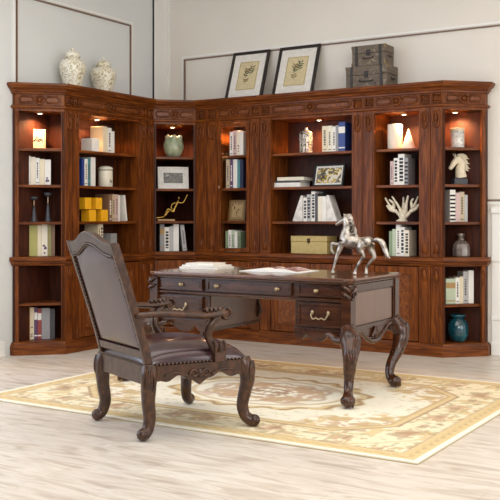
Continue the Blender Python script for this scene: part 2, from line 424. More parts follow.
    for s in (-1, 1):
        xa, xb = cx+s*.05, cx+s*(w/2-.012); h = .026
        if s < 0: xa, xb = xb, xa
        pts = [(xa+h*.6, fz+h), (xb-h*.6, fz+h), (xb, fz), (xb-h*.6, fz-h), (xa+h*.6, fz-h), (xa, fz)]
        fr.tube([(x, -.007, z) for x, z in pts], .0075, 6, 1, True)
        bus.append(MB().plate([(cx+s*(w/4+.02)+(x-cx-s*(w/4+.02))*.86, fz+(z-fz)*.6) for x, z in pts], -.007, .002))
    for x0, x1 in pil:
        c = (x0+x1)/2; hw = min(.036, (x1-x0)/2-.006)
        fr.frame(c-hw, c+hw, fz-.038, fz+.038, .008, -.016, .002)
        for k in range(4): fr.ball((c+.017*math.cos(k*PI/2+PI/4)*hw/.036, -.002, fz+.017*math.sin(k*PI/2+PI/4)), .015, 8, (hw/.036, .6, 1))
        fr.ball((c, -.006, fz), .009, 8)
    f = fr.build('carved_frieze', WOODH, r, smooth=True)
    for bu in bus: bu.build('veneer_panel', BURL, f)
    # pilasters
    for x0, x1 in pil:
        c = (x0+x1)/2; hw = (x1-x0)/2-.003
        p = MB(); q = MB(); q2 = MB(); q3 = MB()
        for z0, z1 in ((.1135, .7615), (.8405, 2.1115)):
            p.box(c-hw, c+hw, -.010, .003, z0, z1)
            p.frame(c-hw+.012, c+hw-.012, z0+.05, z1-.05, .006, -.0145, -.010)
            if hw > .04: p.box(c-.004, c+.004, -.013, -.010, z0+.14, z1-.16)
            if z1 > 1:
                q.tube([(c+k*.55*hw, -.016, z) for k, z in ((-1, 2.05), (-1, 2.0), (-.6, 1.955), (0, 1.94), (.6, 1.955), (1, 2.0), (1, 2.05), (.5, 2.075), (-.5, 2.075))], .009, 6, 3, True)
                q.ball((c, -.016, 2.02), .022, 8, (.6, .7, 1.8)); q.ball((c, -.016, 1.955), .014, 8, (.8, .6, 1))
                q2.tube([(c+k*.4*hw, -.012, z) for k, z in ((-1, .87), (-.9, .93), (0, .965), (.9, .93), (1, .87))], .006, 6, 3)
                q2.ball((c, -.012, .915), .022, 8, (.9, .6, 2.2))
            else:
                q3.tube([(c+k*.5*hw, -.014, z) for k, z in ((-1, .73), (-1, .68), (0, .64), (1, .68), (1, .73), (0, .745))], .006, 6, 3, True)
                q3.ball((c, -.014, .69), .024, 8, (.8, .6, 2.0))
        po = p.build('pilaster', WOOD, r, bevel=.0015)
        for qq in (q, q2, q3): qq.build('carved_scroll', WOOD, po, smooth=True)
    # lower doors
    if lower != 'open':
        nd = lower; dw = (o1-o0)/nd
        for i in range(nd):
            xa, xb = o0+i*dw+.003, o0+(i+1)*dw-.003; dd = MB()
            dd.frame(xa, xb, .120, .755, .055, -.008, .012)
            dd.frame(xa+.055, xb-.055, .175, .70, .01, -.012, .012)
            do = dd.build('cupboard_door', WOOD, r, bevel=.002)
            pn = MB(); pn.box(xa+.064, xb-.064, .0, .01, .184, .69); pn.box(xa+.085, xb-.085, -.006, .0, .205, .67)
            pn.build('raised_panel', BURL, do, bevel=.003)
            kx = (xb-.028) if i == 0 and nd == 2 else (xa+.028)
            MB().ball((kx, -.018, .45), .010, 10).tube([(kx, -.008, .45), (kx, -.016, .45)], .004, 6, 1).build('knob', BRASS, do, smooth=True)
    if door:
        dd = MB(); a, b = o0+.003, o1-.003
        dd.frame(a, b, .846, 2.084, .030, -.010, .010); dd.frame(a+.030, b-.030, .876, 2.054, .005, -.013, .006)
        for x, z in ((a+.034, 2.045), (b-.034, 2.045), (a+.034, .885), (b-.034, .885)): dd.ball((x, -.012, z), .012, 8, (1, .4, 1))
        do = dd.build('glass_door', WOOD, r, bevel=.002)
        MB().box(a+.031, b-.031, -.002, .001, .877, 2.053).build('pane', PANE, do)
        kq = MB().lathe([(.009, 0), (.009, .003), (0, .003)], n=10)
        kq.v = [(x+a+.015, -.010-z, y*1.7+1.47) for x, y, z in kq.v]
        kq.build('keyhole_plate', BRASS, do, smooth=True)
    # puck light; the one in the door unit is added for brightness
    if lamp:
        ly = lamp[1]; lx = ray_u(key, lamp[0], ly)
        pk = MB().lathe([(.034, 0), (.034, -.008), (.026, -.012), (.024, -.008)], (lx, ly, 2.0895), 20).build('puck_light', BRASS, r, smooth=True)
        MB().lathe([(.0, -.013), (.016, -.012), (.023, -.0085)], (lx, ly, 2.0895), 16).build('bulb', LAMP, pk, smooth=True)
        l = bpy.data.lights.new('puck_glow', 'SPOT'); l.energy = 26 if key == 'lend' else 34; l.color = (1, .58, .28); l.shadow_soft_size = .02; l.spot_size = R(150); l.spot_blend = .8
        lo = bpy.data.objects.new('puck_glow', l); C.objects.link(lo); lo.parent = pk; lo.location = (lx, ly, 2.07)
    return u
Lf = 'cherry wood '
unit('lend', 'end_bookcase', 'angled open end bookcase with two candlesticks on its shelf', (-5.862, 5.598), (-5.57, 5.89), [(-5.61, 6.04), (-5.895, 6.04), (-5.895, 5.598)],
     [], (.022, .385), (T8, T8), 'open', (40, .10), ret=((-5.895, 5.598), (-5.862, 5.598), 0))
unit('left', 'bookcase', 'wide bookcase behind the chair, holding the stacked yellow boxes', (-5.57, 5.89), (-5.57, 7.13), [(-5.895, 7.13), (-5.895, 5.89)],
     [(.0, .09), (.09, .18), (1.01, 1.125), (1.125, 1.24)], (.18, 1.01), (T8, -T8), 2, (97, .15))
unit('corner', 'corner_bookcase', 'diagonal corner bookcase holding the round green vase and white framed picture', (-5.57, 7.13), (-5.27, 7.43), [(-5.27, 7.775), (-5.895, 7.775), (-5.895, 7.13)],
     [], (.012, .412), (-T8, -T8), 1, (172.5, .22))
unit('door', 'display_cabinet', 'narrow bookcase with a tall glazed door, next to the corner', (-5.27, 7.43), (-4.53, 7.43), [(-4.53, 7.775), (-5.27, 7.775)],
     [(.0, .13), (.13, .26), (.63, .74)], (.26, .63), (-T8, 0), 1, (238, .12), door=True)  # no fitting in this unit; its puck light is added to brighten the shelves
unit('wide', 'bookcase', 'widest open bookcase directly behind the desk, with the yellow chest on its ledge', (-4.53, 7.43), (-3.46, 7.43), [(-3.46, 7.775), (-4.53, 7.775)],
     [(.0, .12), (.958, 1.07)], (.12, .958), (0, 0), 2, (319, .17))
unit('narrow', 'bookcase', 'open bookcase with the white cylinder, cone and coral on its shelves', (-3.46, 7.43), (-2.73, 7.43), [(-2.73, 7.775), (-3.46, 7.775)],
     [(.0, .11), (.52, .625), (.625, .73)], (.11, .52), (0, T8), 1, (404, .13))
unit('rend', 'end_bookcase', 'angled open end bookcase beside the pale wall, with horse head and teal jar', (-2.73, 7.43), (-2.452, 7.708), [(-2.452, 7.775), (-2.88, 7.775), (-2.88, 7.47)],
     [], (.02, .36), (T8, T8), 'open', (455, .14), ret=((-2.452, 7.708), (-2.452, 7.775), 1))
# slim corner columns with a scroll on the end units' outer stiles
for key, x in (('lend', .014), ('rend', .377)):
    u = UN[key]; m = MB()
    for z0, z1 in ((.1135, .7615), (.8405, 2.1115)):
        m.box(x-.014, x+.014, -.006, .001, z0, z1)
        m.tube([(x-.008, -.008, z1-.03), (x, -.014, z1-.06), (x+.006, -.010, z1-.11), (x, -.008, z1-.15)], .006, 6)
        m.ball((x, -.010, z1-.04), .011, 8)
    m.build('pilaster', WOOD, u.root)

# ------------------------------------------------------------------ placing helpers
def wpt(key, uu, v):
    u = UN[key]; return u.P0+u.e*uu+u.n*v
def dep(p): return -p[0]*SN+p[1]*CS
def at(key, px, v, z):
    """world point on a unit's shelf seen in column px, v behind its front, and the pixels per metre there"""
    p = wpt(key, ray_u(key, px, v), v); return (p.x, p.y, z+.0006), FOC/dep(p), UN[key].rz

BC = {'white': (238, 234, 226), 'cream': (228, 214, 182), 'ivory': (236, 226, 204), 'grey': (150, 148, 150), 'silver grey': (182, 180, 178), 'charcoal': (64, 62, 66),
      'blue': (34, 62, 134), 'navy blue': (28, 38, 72), 'teal': (74, 136, 140), 'green': (134, 152, 118), 'pale green': (186, 198, 170), 'purple': (96, 66, 104),
      'pink': (206, 176, 172), 'orange': (214, 150, 74), 'brown': (130, 98, 74), 'beige': (196, 176, 146), 'olive gold': (150, 138, 84), 'red': (150, 60, 54), 'yellow green': (176, 170, 96)}
ORD = ['leftmost', 'second', 'third', 'fourth', 'fifth', 'sixth', 'seventh', 'eighth']
def book(name, label, w, h, d, colname, loc, rz, mark=None, group=None, lean=0, pattern=False, order=0):
    r = thing(name, label, 'book', loc, rz, group)
    if lean: r.rotation_euler = (0, lean, rz)
    t = min(.003, w*.18)
    m = MB().box(0, w, 0, t, 0, h).box(0, t, t, d, 0, h).box(w-t, w, t, d, 0, h)
    cm = plain('cover_'+colname.replace(' ', '_'), srgb(*BC[colname]), .5, coat=.2, var=.06)
    m.build('cover', cm, r, bevel=.0008)
    MB().box(t, w-t, t, d-.004, .003, h-.003).build('page_block', PAGES, r)
    dark = sum(BC[colname]) < 330
    mm = MB(); e = -.0006
    if mark == 'title':
        z = h*.25
        while z < h*.78:
            l = random.uniform(.008, .02); mm.box(w*.32, w*.68, e, .0002, z, z+l); z += l+.006
        mm.box(w*.2, w*.8, e, .0002, h*.07, h*.10)
        mm.build('spine_title', WHITE if dark else plain('ink_grey', srgb(92, 84, 84), .6), r)
    elif mark == 'black':
        z = h*.12
        while z < h*.86:
            l = random.uniform(.012, .026); mm.box(w*.2, w*.8, e, .0002, z, z+l); z += l+.009
        mm.build('spine_title', BLACK, r)
    elif mark == 'stripe':
        z = .012
        while z < h-.03: mm.box(.001, w-.001, e, .0002, z, z+.016); z += .034
        mm.build('spine_stripes', BLACK, r)
    elif mark == 'floral':
        for k in range(7): mm.ball((w*random.uniform(.25, .75), 0, h*random.uniform(.08, .42)), w*random.uniform(.1, .2), 6, (1, .05, 1))
        mm.build('spine_flowers', plain('cover_purple', srgb(*BC['purple'])), r)
    elif mark == 'band':
        mm.box(.001, w-.001, e, .0002, h*.62, h*.84); mm.box(.001, w-.001, e, .0002, h*.1, h*.14)
        mm.build('spine_band', WHITE if dark else plain('ochre_band', srgb(176, 140, 84)), r)
    return r
def row(key, lv, xa, xb, books, place, group, v=.05, d=.17):
    """books: (share of width, height px, colour, mark)"""
    ua, ub = ray_u(key, xa, v), ray_u(key, xb, v); tot = sum(b[0] for b in books); sc = FOC/dep(wpt(key, (ua+ub)/2, v)); u = ua
    n = len(books)
    for i, (s, hp, cn, mk) in enumerate(books):
        w = (ub-ua)*s/tot; p = wpt(key, u, v+random.uniform(0, .012))
        same = [b for b in books if b[2] == cn]
        pos = ORD[i] if i == 0 else ('rightmost' if i == n-1 else ORD[i]+' from the left')
        lab = f'{cn} book, {pos} {place}'
        book('book', lab, w-.0012, hp/sc, d-random.uniform(0, .02), cn, (p.x, p.y, LV[lv]+.0006), UN[key].rz, mk, group)
        u += w
    return u
def leaner(key, lv, px0, px1, hp, cn, mk, label, group, v=.05, d=.16, wpx=4):
    """a book tipped to the left against its neighbour; px1 is where its foot's right edge stands"""
    u1 = ray_u(key, px1, v); sc = FOC/dep(wpt(key, u1, v)); w = wpx/sc; h = hp/sc; a = math.atan((px1-px0-wpx)/hp)
    # tips towards -u, pivot on its lower left edge
    p = wpt(key, u1-w*math.cos(a), v)
    q = book('book', label, w, h, d, cn, (p.x, p.y, LV[lv]+.0008+w*math.sin(a)*0), UN[key].rz, mk, group)
    q.rotation_euler = (Matrix.Rotation(UN[key].rz, 3, 'Z') @ Matrix.Rotation(-a, 3, 'Y')).to_euler()
    q.location.z += .0005
    return q
exec_rows = [
 ('lend', 'b', 25, 51, [(1.2, 29, 'white', 'title'), (1, 28, 'ivory', None), (.9, 27, 'white', 'title'), (1.1, 26, 'cream', None), (1.3, 25.5, 'white', 'floral')], 'above the two candlesticks', 'books above the candlesticks', .13, .13),
 ('lend', 'd', 27, 55, [(2.4, 31, 'yellow green', None), (1, 31, 'cream', None), (1.4, 32, 'ivory', 'floral'), (.9, 33, 'olive gold', None), (.8, 32, 'brown', None)], 'below the two candlesticks', 'books below the candlesticks', .13, .13),
 ('lend', 'f', 25, 55, [(1.2, 33, 'orange', None), (1, 32, 'cream', 'floral'), (.8, 32, 'purple', 'band'), (1, 31, 'red', 'band'), (2, 31, 'grey', None), (1.2, 30, 'charcoal', None)], 'on the lowest shelf near the floor', 'books at the foot of the end bookcase', .13, .13),
 ('left', 'a', 104, 115, [(1.2, 26, 'cream', None), (1.1, 25, 'white', 'title'), (.8, 22, 'white', None)], 'beside the small white box under the light', 'books beside the small white box'),
 ('left', 'b', 82, 96, [(.8, 27, 'blue', None), (1, 27, 'white', 'title'), (1.1, 28, 'teal', 'title'), (1.4, 29, 'white', None)], 'beside the white canister', 'books beside the white canister'),
 ('left', 'c', 109, 121, [(1.1, 27, 'brown', 'title'), (1, 27, 'beige', 'title'), (1, 27, 'pink', 'title'), (.8, 26, 'white', None)], 'beside the yellow boxes', 'books beside the yellow boxes'),
 ('left', 'd', 99, 104, [(1, 31, 'cream', 'title'), (1, 32, 'ivory', 'black')], 'behind the top of the chair', 'books behind the chair top', .05, .17),
 ('corner', 'd', 160, 179, [(1.1, 27, 'grey', 'band'), (1.2, 24, 'white', 'black'), (.9, 25, 'silver grey', None), (1.3, 27, 'white', None)], 'below the gold figure sculpture', 'books below the gold sculpture', .12, .16),
 ('door', 'a', 229, 243, [(1, 24, 'white', 'title'), (1, 25, 'pink', 'title'), (1, 25, 'ivory', 'floral'), (1, 24, 'white', None)], 'on the top shelf behind glass', 'books on the top glazed shelf'),
 ('door', 'b', 226, 243, [(1.1, 29, 'beige', 'title'), (.9, 29, 'purple', 'title'), (1.3, 29, 'white', None), (.8, 28, 'teal', None), (1, 28, 'navy blue', None)], 'behind glass, above the gold picture frame', 'books above the gold picture frame'),
 ('door', 'd', 225, 240, [(1, 21, 'green', None), (1, 22, 'white', 'title'), (1, 22, 'pale green', 'title'), (.9, 21, 'white', None), (1, 20, 'green', 'title')], 'behind glass, below the gold picture frame', 'books below the gold picture frame'),
 ('wide', 'a', 322, 345, [(1.2, 26, 'cream', 'title'), (1, 26, 'ivory', 'title'), (.9, 25, 'white', 'title'), (.6, 26, 'grey', None), (1.5, 29, 'blue', 'band')], 'beside the silver lantern jar', 'books beside the silver lantern jar'),
 ('wide', 'c', 303, 326, [(.9, 24, 'white', 'black'), (1, 27, 'silver grey', 'black'), (1, 30, 'white', 'black'), (.7, 28, 'charcoal', None), (1, 25, 'ivory', None), (1, 25, 'white', None)], 'between the sloping white bookends', 'books between the sloping bookends'),
 ('narrow', 'b', 390, 408, [(.8, 24, 'pink', 'title'), (1, 27, 'white', 'black'), (1.5, 31, 'white', 'black'), (.9, 27, 'grey', 'stripe')], 'between the white cone and the coral', 'patterned books above the coral'),
 ('narrow', 'd', 389, 409, [(.8, 25, 'green', None), (.9, 27, 'pale green', None), (1.1, 32, 'white', 'title'), (1, 29, 'white', 'black'), (1.1, 26, 'ivory', 'black')], 'below the white coral', 'books below the coral'),
 ('rend', 'c', 450, 468, [(1.2, 32, 'white', 'stripe'), (.9, 29, 'pink', None), (1, 30, 'beige', 'title'), (.7, 27, 'silver grey', None)], 'between the horse head and glass jar', 'books below the horse head', .08, .13),
 ('rend', 'e', 446, 474, [(2, 25, 'pale green', 'band'), (.9, 26, 'white', 'title'), (.7, 27, 'cream', None), (1, 32, 'silver grey', 'title'), (1.1, 33, 'white', None)], 'above the teal jar', 'books above the teal jar', .08, .13),
]
for a in exec_rows: row(*a)
leaner('left', 'c', 121.5, 127.5, 26, 'white', None, 'white book leaning at the right end of the row beside the yellow boxes', 'books beside the yellow boxes', wpx=2.4)
leaner('corner', 'd', 180, 187, 26, 'silver grey', 'title', 'silver grey book leaning at the right of the row below the gold sculpture', 'books below the gold sculpture', v=.12, wpx=4)

def box_thing(name, label, cat, mat, key, px0, px1, hp, z, v, d, group=None, wm=None, zoff=0, lid=False):
    u0 = ray_u(key, px0, v); u1 = ray_u(key, px1, v) if wm is None else u0+wm
    sc = FOC/dep(wpt(key, (u0+u1)/2, v)); p = wpt(key, u0, v)
    h = hp/sc
    r = thing(name, label, cat, (p.x, p.y, z+.0008+zoff), UN[key].rz, group)
    if lid:
        MB().box(0, u1-u0, 0, d, 0, h*.7).build('box_body', mat, r, bevel=.002)
        MB().box(-.001, u1-u0+.001, -.001, d+.001, h*.7+.0003, h).build('lid', mat, r, bevel=.002)
    else:
        MB().box(0, u1-u0, 0, d, 0, h).build('box_body', mat, r, bevel=.002)
    return r, u1-u0, h
# left end unit
p, sc, rz = at('lend', 38, .17, LV['a'])
r = thing('picture_plaque', 'small cream plaque with a dark knot design, under the light of the end bookcase', 'ornament', p, rz)
w, h = 15/sc, 20/sc
MB().box(-w/2, w/2, 0, .035, 0, h).build('plaque_block', plain('plaque_cream', srgb(226, 208, 168), .5), r, bevel=.003)
q = MB().tube([(-.04, 0, h*.38), (-.02, 0, h*.5), (0, 0, h*.4), (.02, 0, h*.52), (.042, 0, h*.38)], .0035, 6).tube([(-.03, 0, h*.38), (-.01, 0, h*.62), (.012, 0, h*.38), (.03, 0, h*.58)], .003, 6)
q.build('knot_design', BLACK, r)
MB().frame(-w/2+.008, w/2-.008, .008, h-.008, .004, -.002, .001).build('border', plain('ochre_band', srgb(176, 140, 84)), r)
for px, hp, lab in ((34, 25, 'shorter dark grey candlestick, with a round dish top'), (48, 29, 'taller dark grey candlestick, with a round dish top')):
    p, sc, rz = at('lend', px, .15, LV['c']); h = hp/sc
    r = thing('candlestick', lab+(', left one of the pair' if px < 40 else ', right one of the pair'), 'candlestick', p, rz, 'pair of dark candlesticks')
    MB().lathe([(.03, 0), (.03, .004), (.024, .02), (.012, h*.5), (.008, h*.62)], n=20).build('base', DARKGREY, r, smooth=True)
    MB().lathe([(.0075, h*.62), (.0065, h*.68), (.0065, h*.84), (.0075, h*.86)], n=14).build('stem', BRASS, r, smooth=True)
    MB().lathe([(.008, h*.86), (.026, h*.89), (.036, h*.95), (.037, h), (.033, h), (.03, h*.96), (0, h*.93)], n=20).build('dish', DARKGREY, r, smooth=True)
# left unit
box_thing('storage_box', 'small white box at the left end of the top shelf under the light', 'box', WHITE, 'left', 92, 99, 13, LV['a'], .03, .13, lid=True)
p, sc, rz = at('left', 105.5, .12, LV['b']); h = 22/sc; rr = 7.2/sc
r = thing('canister', 'white lidded canister with a small dark crest', 'jar', p, rz)
MB().lathe([(rr*.96, 0), (rr, .004), (rr, h*.76), (rr*.96, h*.78)], n=28).build('body', CREAM, r, smooth=True)
MB().lathe([(rr*1.02, h*.785), (rr*1.04, h*.83), (rr*.9, h*.90), (rr*.45, h*.95), (0, h*.96)], n=28).build('lid', CREAM, r, smooth=True)
MB().lathe([(rr*1.01, h*.74), (rr*1.015, h*.75), (rr*1.01, h*.765)], n=28).build('rim_band', DARKGREY, r)
mq = MB()
for k in range(5): mq.ball((0, 0, 0), .011, 8, (1, .25, 1)); 
mq = MB(); a0 = -PI/2+.0
for dx, dz in ((0, 0), (.009, .01), (-.009, .012), (.0, .022)):
    mq.ball((rr*math.cos(a0+dx/rr), rr*math.sin(a0+dx/rr), h*.2+dz), .007, 8, (1, .3, 1))
mq.build('crest', DARKGREY, r)
YEL = plain('yellow_card', srgb(240, 176, 24), .5, var=.05)
u0 = ray_u('left', 88, .05)
for px, px2, z, lab in ((89.5, 96, 0, 'yellow box, lower left of the stack of four'), (101.5, 108, 0, 'yellow box, lower right of the stack of four'),
                        (85, 91.5, 1, 'yellow box, upper left of the stack of four'), (96, 102.2, 1, 'yellow box, upper right of the stack of four')):
    v = .05 if z == 0 else .055
    box_thing('gift_box', lab, 'box', YEL, 'left', px, px2, 11.6, LV['c'], v, .10, 'stacked yellow boxes', zoff=z*.1105)
box_thing('storage_box', 'grey box standing on the ledge right of the chair top', 'box', plain('box_grey', srgb(150, 150, 148), .6), 'left', 111, 117, 20, LV['d'], .06, .10)
# corner unit
CEL = mottled('celadon_glaze', [(.3, srgb(122, 134, 104)), (.55, srgb(164, 172, 140)), (.75, srgb(188, 190, 162))], 18, .3, coat=.4)
p, sc, rz = at('corner', 173.5, .15, LV['a']); h = 22/sc; rr = 10/sc
r = thing('lotus_vase', 'round green vase with a petalled scalloped mouth, under the corner light', 'vase', p, rz)
n = 40; vs = []; fs = []; prof = [(.5, 0), (.62, .02), (.86, .2), (1, .42), (.98, .6), (.86, .78), (.72, .88)]
for j, (a, b) in enumerate(prof+[(.70, .88), (.82, .7), (.92, .5), (.7, .2), (.0, .1)]):
    for k in range(n):
        th = 2*PI*k/n; lob = abs(math.sin(th*3)); g = (b if b < .75 or j > 7 else b*(1+.16*lob*(b-.6)/.28))
        if j == 7: g = b*(1+.16*lob)
        q2 = a*rr*(1+.03*lob); vs.append((q2*math.cos(th), q2*math.sin(th), g*h))
for j in range(len(prof)+4):
    for k in range(n): fs.append((j*n+k, j*n+(k+1) % n, (j+1)*n+(k+1) % n, (j+1)*n+k))
fs.append(tuple(range(n))[::-1])
MB().add(vs, fs).build('body', CEL, r, smooth=True)
m = MB()
for k in range(6):
    a = k*PI/3+PI/6; m.ball((rr*.72*math.cos(a), rr*.72*math.sin(a), h*.92), .022, 8, (1, 1, .9))
m.build('petal', plain('petal_cream', srgb(206, 196, 160), .4), r, smooth=True)
def art(name, cols, scale, bg, thr=.5):
    m, t, b = nt(name); mp = coords(t)
    n = N(t, 'ShaderNodeTexNoise'); n.inputs['Scale'].default_value = scale; n.inputs['Detail'].default_value = 3; n.inputs['Distortion'].default_value = 1.5
    t.links.new(mp.outputs[0], n.inputs['Vector']); r_ = ramp(t, [(0, bg), (thr, bg), (thr+.03, cols[0]), (thr+.1, cols[1]), (thr+.2, cols[-1])])
    t.links.new(n.outputs['Fac'], r_.inputs[0]); t.links.new(r_.outputs[0], b.inputs['Base Color']); b.inputs['Roughness'].default_value = .5; return m
def picture(name, label, w, h, loc, rz, lean, fm, fw, mat_m, matw, artm, thick=.018, yaw=0, extra=None):
    r = thing(name, label, 'picture frame', loc, rz+yaw)
    r.rotation_euler = (Matrix.Rotation(rz+yaw, 3, 'Z') @ Matrix.Rotation(-lean, 3, 'X')).to_euler()
    MB().frame(-w/2, w/2, 0, h, fw, 0, thick).build('frame', fm, r, bevel=.002)
    MB().box(-w/2+fw, w/2-fw, thick*.4, thick*.9, fw, h-fw).build('mat_board', mat_m, r)
    MB().box(-w/2+fw+matw, w/2-fw-matw, thick*.4-.002, thick*.4-.0004, fw+matw*1.05, h-fw-matw*1.05).build('print', artm, r)
    MB().box(-w/2+fw, w/2-fw, thick*.16, thick*.22, fw, h-fw).build('glazing', PANE, r)
    return r
p, sc, rz = at('corner', 173.5, .14, LV['b'])
picture('framed_picture', 'white framed black and white photo standing in the corner bookcase', 31/sc, 22.5/sc, (p[0], p[1], p[2]), rz, R(8), WHITE, .012, plain('mat_white', srgb(232, 228, 220), .7), .046,
        art('monochrome_print', [srgb(60, 58, 56), srgb(120, 118, 112), srgb(200, 196, 188)], 14, srgb(96, 92, 86), .45))
# gold figure sculpture
p, sc, rz = at('corner', 166, .12, LV['c'])
r = thing('figure_sculpture', 'gold sculpture of a stretching figure on a thin wooden plinth', 'sculpture', p, rz)
MB().box(-.085, .085, -.03, .035, 0, .018).build('plinth', plain('light_wood_base', srgb(186, 146, 92), .4, coat=.3), r, bevel=.002)
def gp(x, y, yy=0): return ((x/6.25+140-166)/sc, yy, (218.5-(y/6.25+180))/sc)
m = MB()
m.tube([gp(92, 222), gp(120, 219), gp(152, 212, .005), gp(182, 178, .008), gp(208, 184)], [.004, .005, .008, .009, .012], 8)
m.tube([gp(150, 216, -.01), gp(160, 190, -.012), gp(176, 166, -.012), gp(208, 184)], [.005, .007, .009, .012], 8)
m.tube([gp(208, 184), gp(218, 160), gp(236, 122)], [.013, .010, .013], 8)
m.tube([gp(236, 122), gp(240, 110)], [.006, .005], 8); m.ball(gp(243, 97), .013, 10, (.9, .9, 1.15))
m.tube([gp(236, 122, -.006), gp(268, 126, -.01), gp(292, 84, -.012), gp(299, 72, -.012)], [.007, .006, .005, .004], 8)
m.tube([gp(236, 124, .008), gp(205, 134, .012), gp(196, 158, .012), gp(206, 168, .008)], [.007, .006, .005, .004], 8)
m.tube([gp(112, 226), gp(118, 218)], .005, 6, 1)
m.build('figure', GOLD, r, remesh=.003, smooth=True)
# door unit picture
p, sc, rz = at('door', 236, .12, LV['c'])
picture('framed_picture', 'gold brown framed picture standing behind the glazed door', 17/sc/.85, 21.5/sc, p, rz, R(8), plain('old_gold_frame', srgb(128, 96, 56), .4), .018, plain('mat_tan', srgb(170, 140, 96), .7), .02,
        art('tan_print', [srgb(120, 84, 50), srgb(90, 60, 40), srgb(60, 40, 30)], 12, srgb(196, 166, 116), .5))
# wide unit
p, sc, rz = at('wide', 306, .11, LV['a']); h = 26/sc; rr = 6.3/sc
r = thing('lantern_jar', 'silver and glass lidded lantern jar left of the blue book', 'jar', p, rz)
FIL = mottled('pierced_silver', [(.42, srgb(44, 38, 34)), (.5, srgb(176, 168, 156)), (.62, srgb(222, 216, 206))], 60, .35, metal=.5)
MB().lathe([(rr, 0), (rr*1.03, .006), (rr*.96, .014), (rr*.96, h*.72), (rr*1.03, h*.75), (rr, h*.77)], n=12).build('body', FIL, r)
MB().lathe([(rr, h*.775), (rr*.9, h*.82), (rr*.45, h*.87), (rr*.2, h*.92), (rr*.28, h*.96), (0, h)], n=16).build('lid', SILVER, r, smooth=True)
m = MB()
for k in range(12):
    a = 2*PI*k/12; m.tube([(rr*.98*math.cos(a), rr*.98*math.sin(a), .01), (rr*.98*math.cos(a), rr*.98*math.sin(a), h*.75)], .003, 5, 1)
m.build('rib_bars', SILVER, r)
p, sc, rz = at('wide', 327, .10, LV['b'])
picture('framed_picture', 'black framed yellow and black abstract picture, turned slightly, right of the lying books', 32/sc/.86, 23.5/sc, p, rz, R(12), BLACK, .018, plain('mat_white', srgb(232, 228, 220)), .018,
        art('yellow_abstract_print', [srgb(226, 190, 40), srgb(40, 38, 42), srgb(130, 130, 130)], 16, srgb(222, 218, 206), .42), yaw=-R(8), thick=.028)
for i, (xa, xb, hp, cn, lab) in enumerate(((272, 300, 4.4, 'white', 'white book lying at the bottom of the flat pile'), (273, 300, 1.8, 'charcoal', 'thin charcoal book lying in the middle of the flat pile'), (276, 302, 3.4, 'ivory', 'ivory book lying on top of the flat pile'))):
    ua, ub = ray_u('wide', xa, .06), ray_u('wide', xb, .06); sc = FOC/dep(wpt('wide', ua, .06)); w = ub-ua
    z = LV['b']+.0008+(0, 4.6, 6.6)[i]/sc; q = wpt('wide', ua, .06+.01*i)
    r = thing('book', lab, 'book', (q.x, q.y, z), (0, .0, R(2))[i], 'pile of lying books beside the abstract picture')
    t = hp/sc; cm = plain('cover_'+cn, srgb(*BC[cn]), .5, coat=.2)
    MB().box(0, w, 0, .2, 0, .003).box(0, w, 0, .2, t-.003, t).box(0, w, 0, .004, .003, t-.003).build('cover', cm, r, bevel=.0008)
    MB().box(.004, w-.004, .0045, .196, .0032, t-.0032).build('page_block', PAGES, r)
for sgn, px, lab in ((-1, 302.6, 'white sloping bookend on the left of its books'), (1, 326.4, 'white sloping bookend on the right of its books')):
    p, sc, rz = at('wide', px, .06, LV['c'])
    r = thing('bookend', lab, 'bookend', p, rz, 'pair of sloping bookends'); s = sgn
    w, h = .105, .24
    MB().plate([(0, 0), (s*w, 0), (s*w, .012), (s*.02, h), (0, h)], 0, .12).build('wedge', mottled('white_marble', [(.35, srgb(196, 192, 186)), (.6, srgb(238, 234, 226))], 12, .4), r, bevel=.002)
CHEST = plain('chartreuse_shagreen', srgb(196, 174, 110), .5, var=.15)
u0 = ray_u('wide', 291, .08); u1 = ray_u('wide', 327, .08); sc = FOC/dep(wpt('wide', u0, .08)); q = wpt('wide', u0, .08); h = 17.5/sc; w = u1-u0
r = thing('keepsake_chest', 'yellow green chest with dark latch on the ledge behind the horse', 'box', (q.x, q.y, LV['d']+.0008), 0)
MB().box(0, w, 0, .2, 0, h*.68).build('chest_body', CHEST, r, bevel=.003)
MB().box(-.002, w+.002, -.002, .202, h*.69, h).build('lid', CHEST, r, bevel=.004)
MB().box(w/2-.016, w/2+.016, -.006, -.0021, h*.66, h*.86).ball((w/2, -.006, h*.64), .011, 8, (1, .4, 1)).build('latch', plain('dark_bronze', srgb(70, 54, 36), .4, 1), r, bevel=.001)
# narrow unit
p, sc, rz = at('narrow', 395, .13, LV['a']); h = 25/sc; rr = 7.4/sc
r = MB().lathe([(rr-.003, 0), (rr, .003), (rr, h-.003), (rr-.003, h), (rr-.01, h), (rr-.012, h-.01), (0, h-.01)], n=32).build('cylinder_vase', plain('warm_white_plaster', srgb(238, 226, 206), .6, var=.04), loc=p, smooth=False)
for f in r.data.polygons: f.use_smooth = abs(f.normal.z) < .3
tag(r, 'white plain cylinder vase standing beside the white cone', 'vase')
p, sc, rz = at('narrow', 408.5, .11, LV['a']); h = 20/sc; rr = 7/sc
r = MB().lathe([(rr, 0), (rr, .004), (.002, h)], n=32).build('cone_ornament', plain('warm_white_plaster', srgb(238, 226, 206), .6), loc=p)
for f in r.data.polygons: f.use_smooth = abs(f.normal.z) < .6
tag(r, 'white pointed cone ornament standing on the top shelf', 'ornament')
p, sc, rz = at('narrow', 402, .15, LV['c'])
r = thing('coral_ornament', 'branching white coral on a small foot', 'ornament', p, rz)
MB().lathe([(.05, 0), (.052, .01), (.03, .022), (.02, .03)], n=20).build('foot', CORALM, r, smooth=True)
m = MB(); rnd = random.Random(3)
def cp(x, y, yy=0): return ((x/3.57+360-402)/sc*1.05, yy, (219.5-(y/3.57+180))/sc)
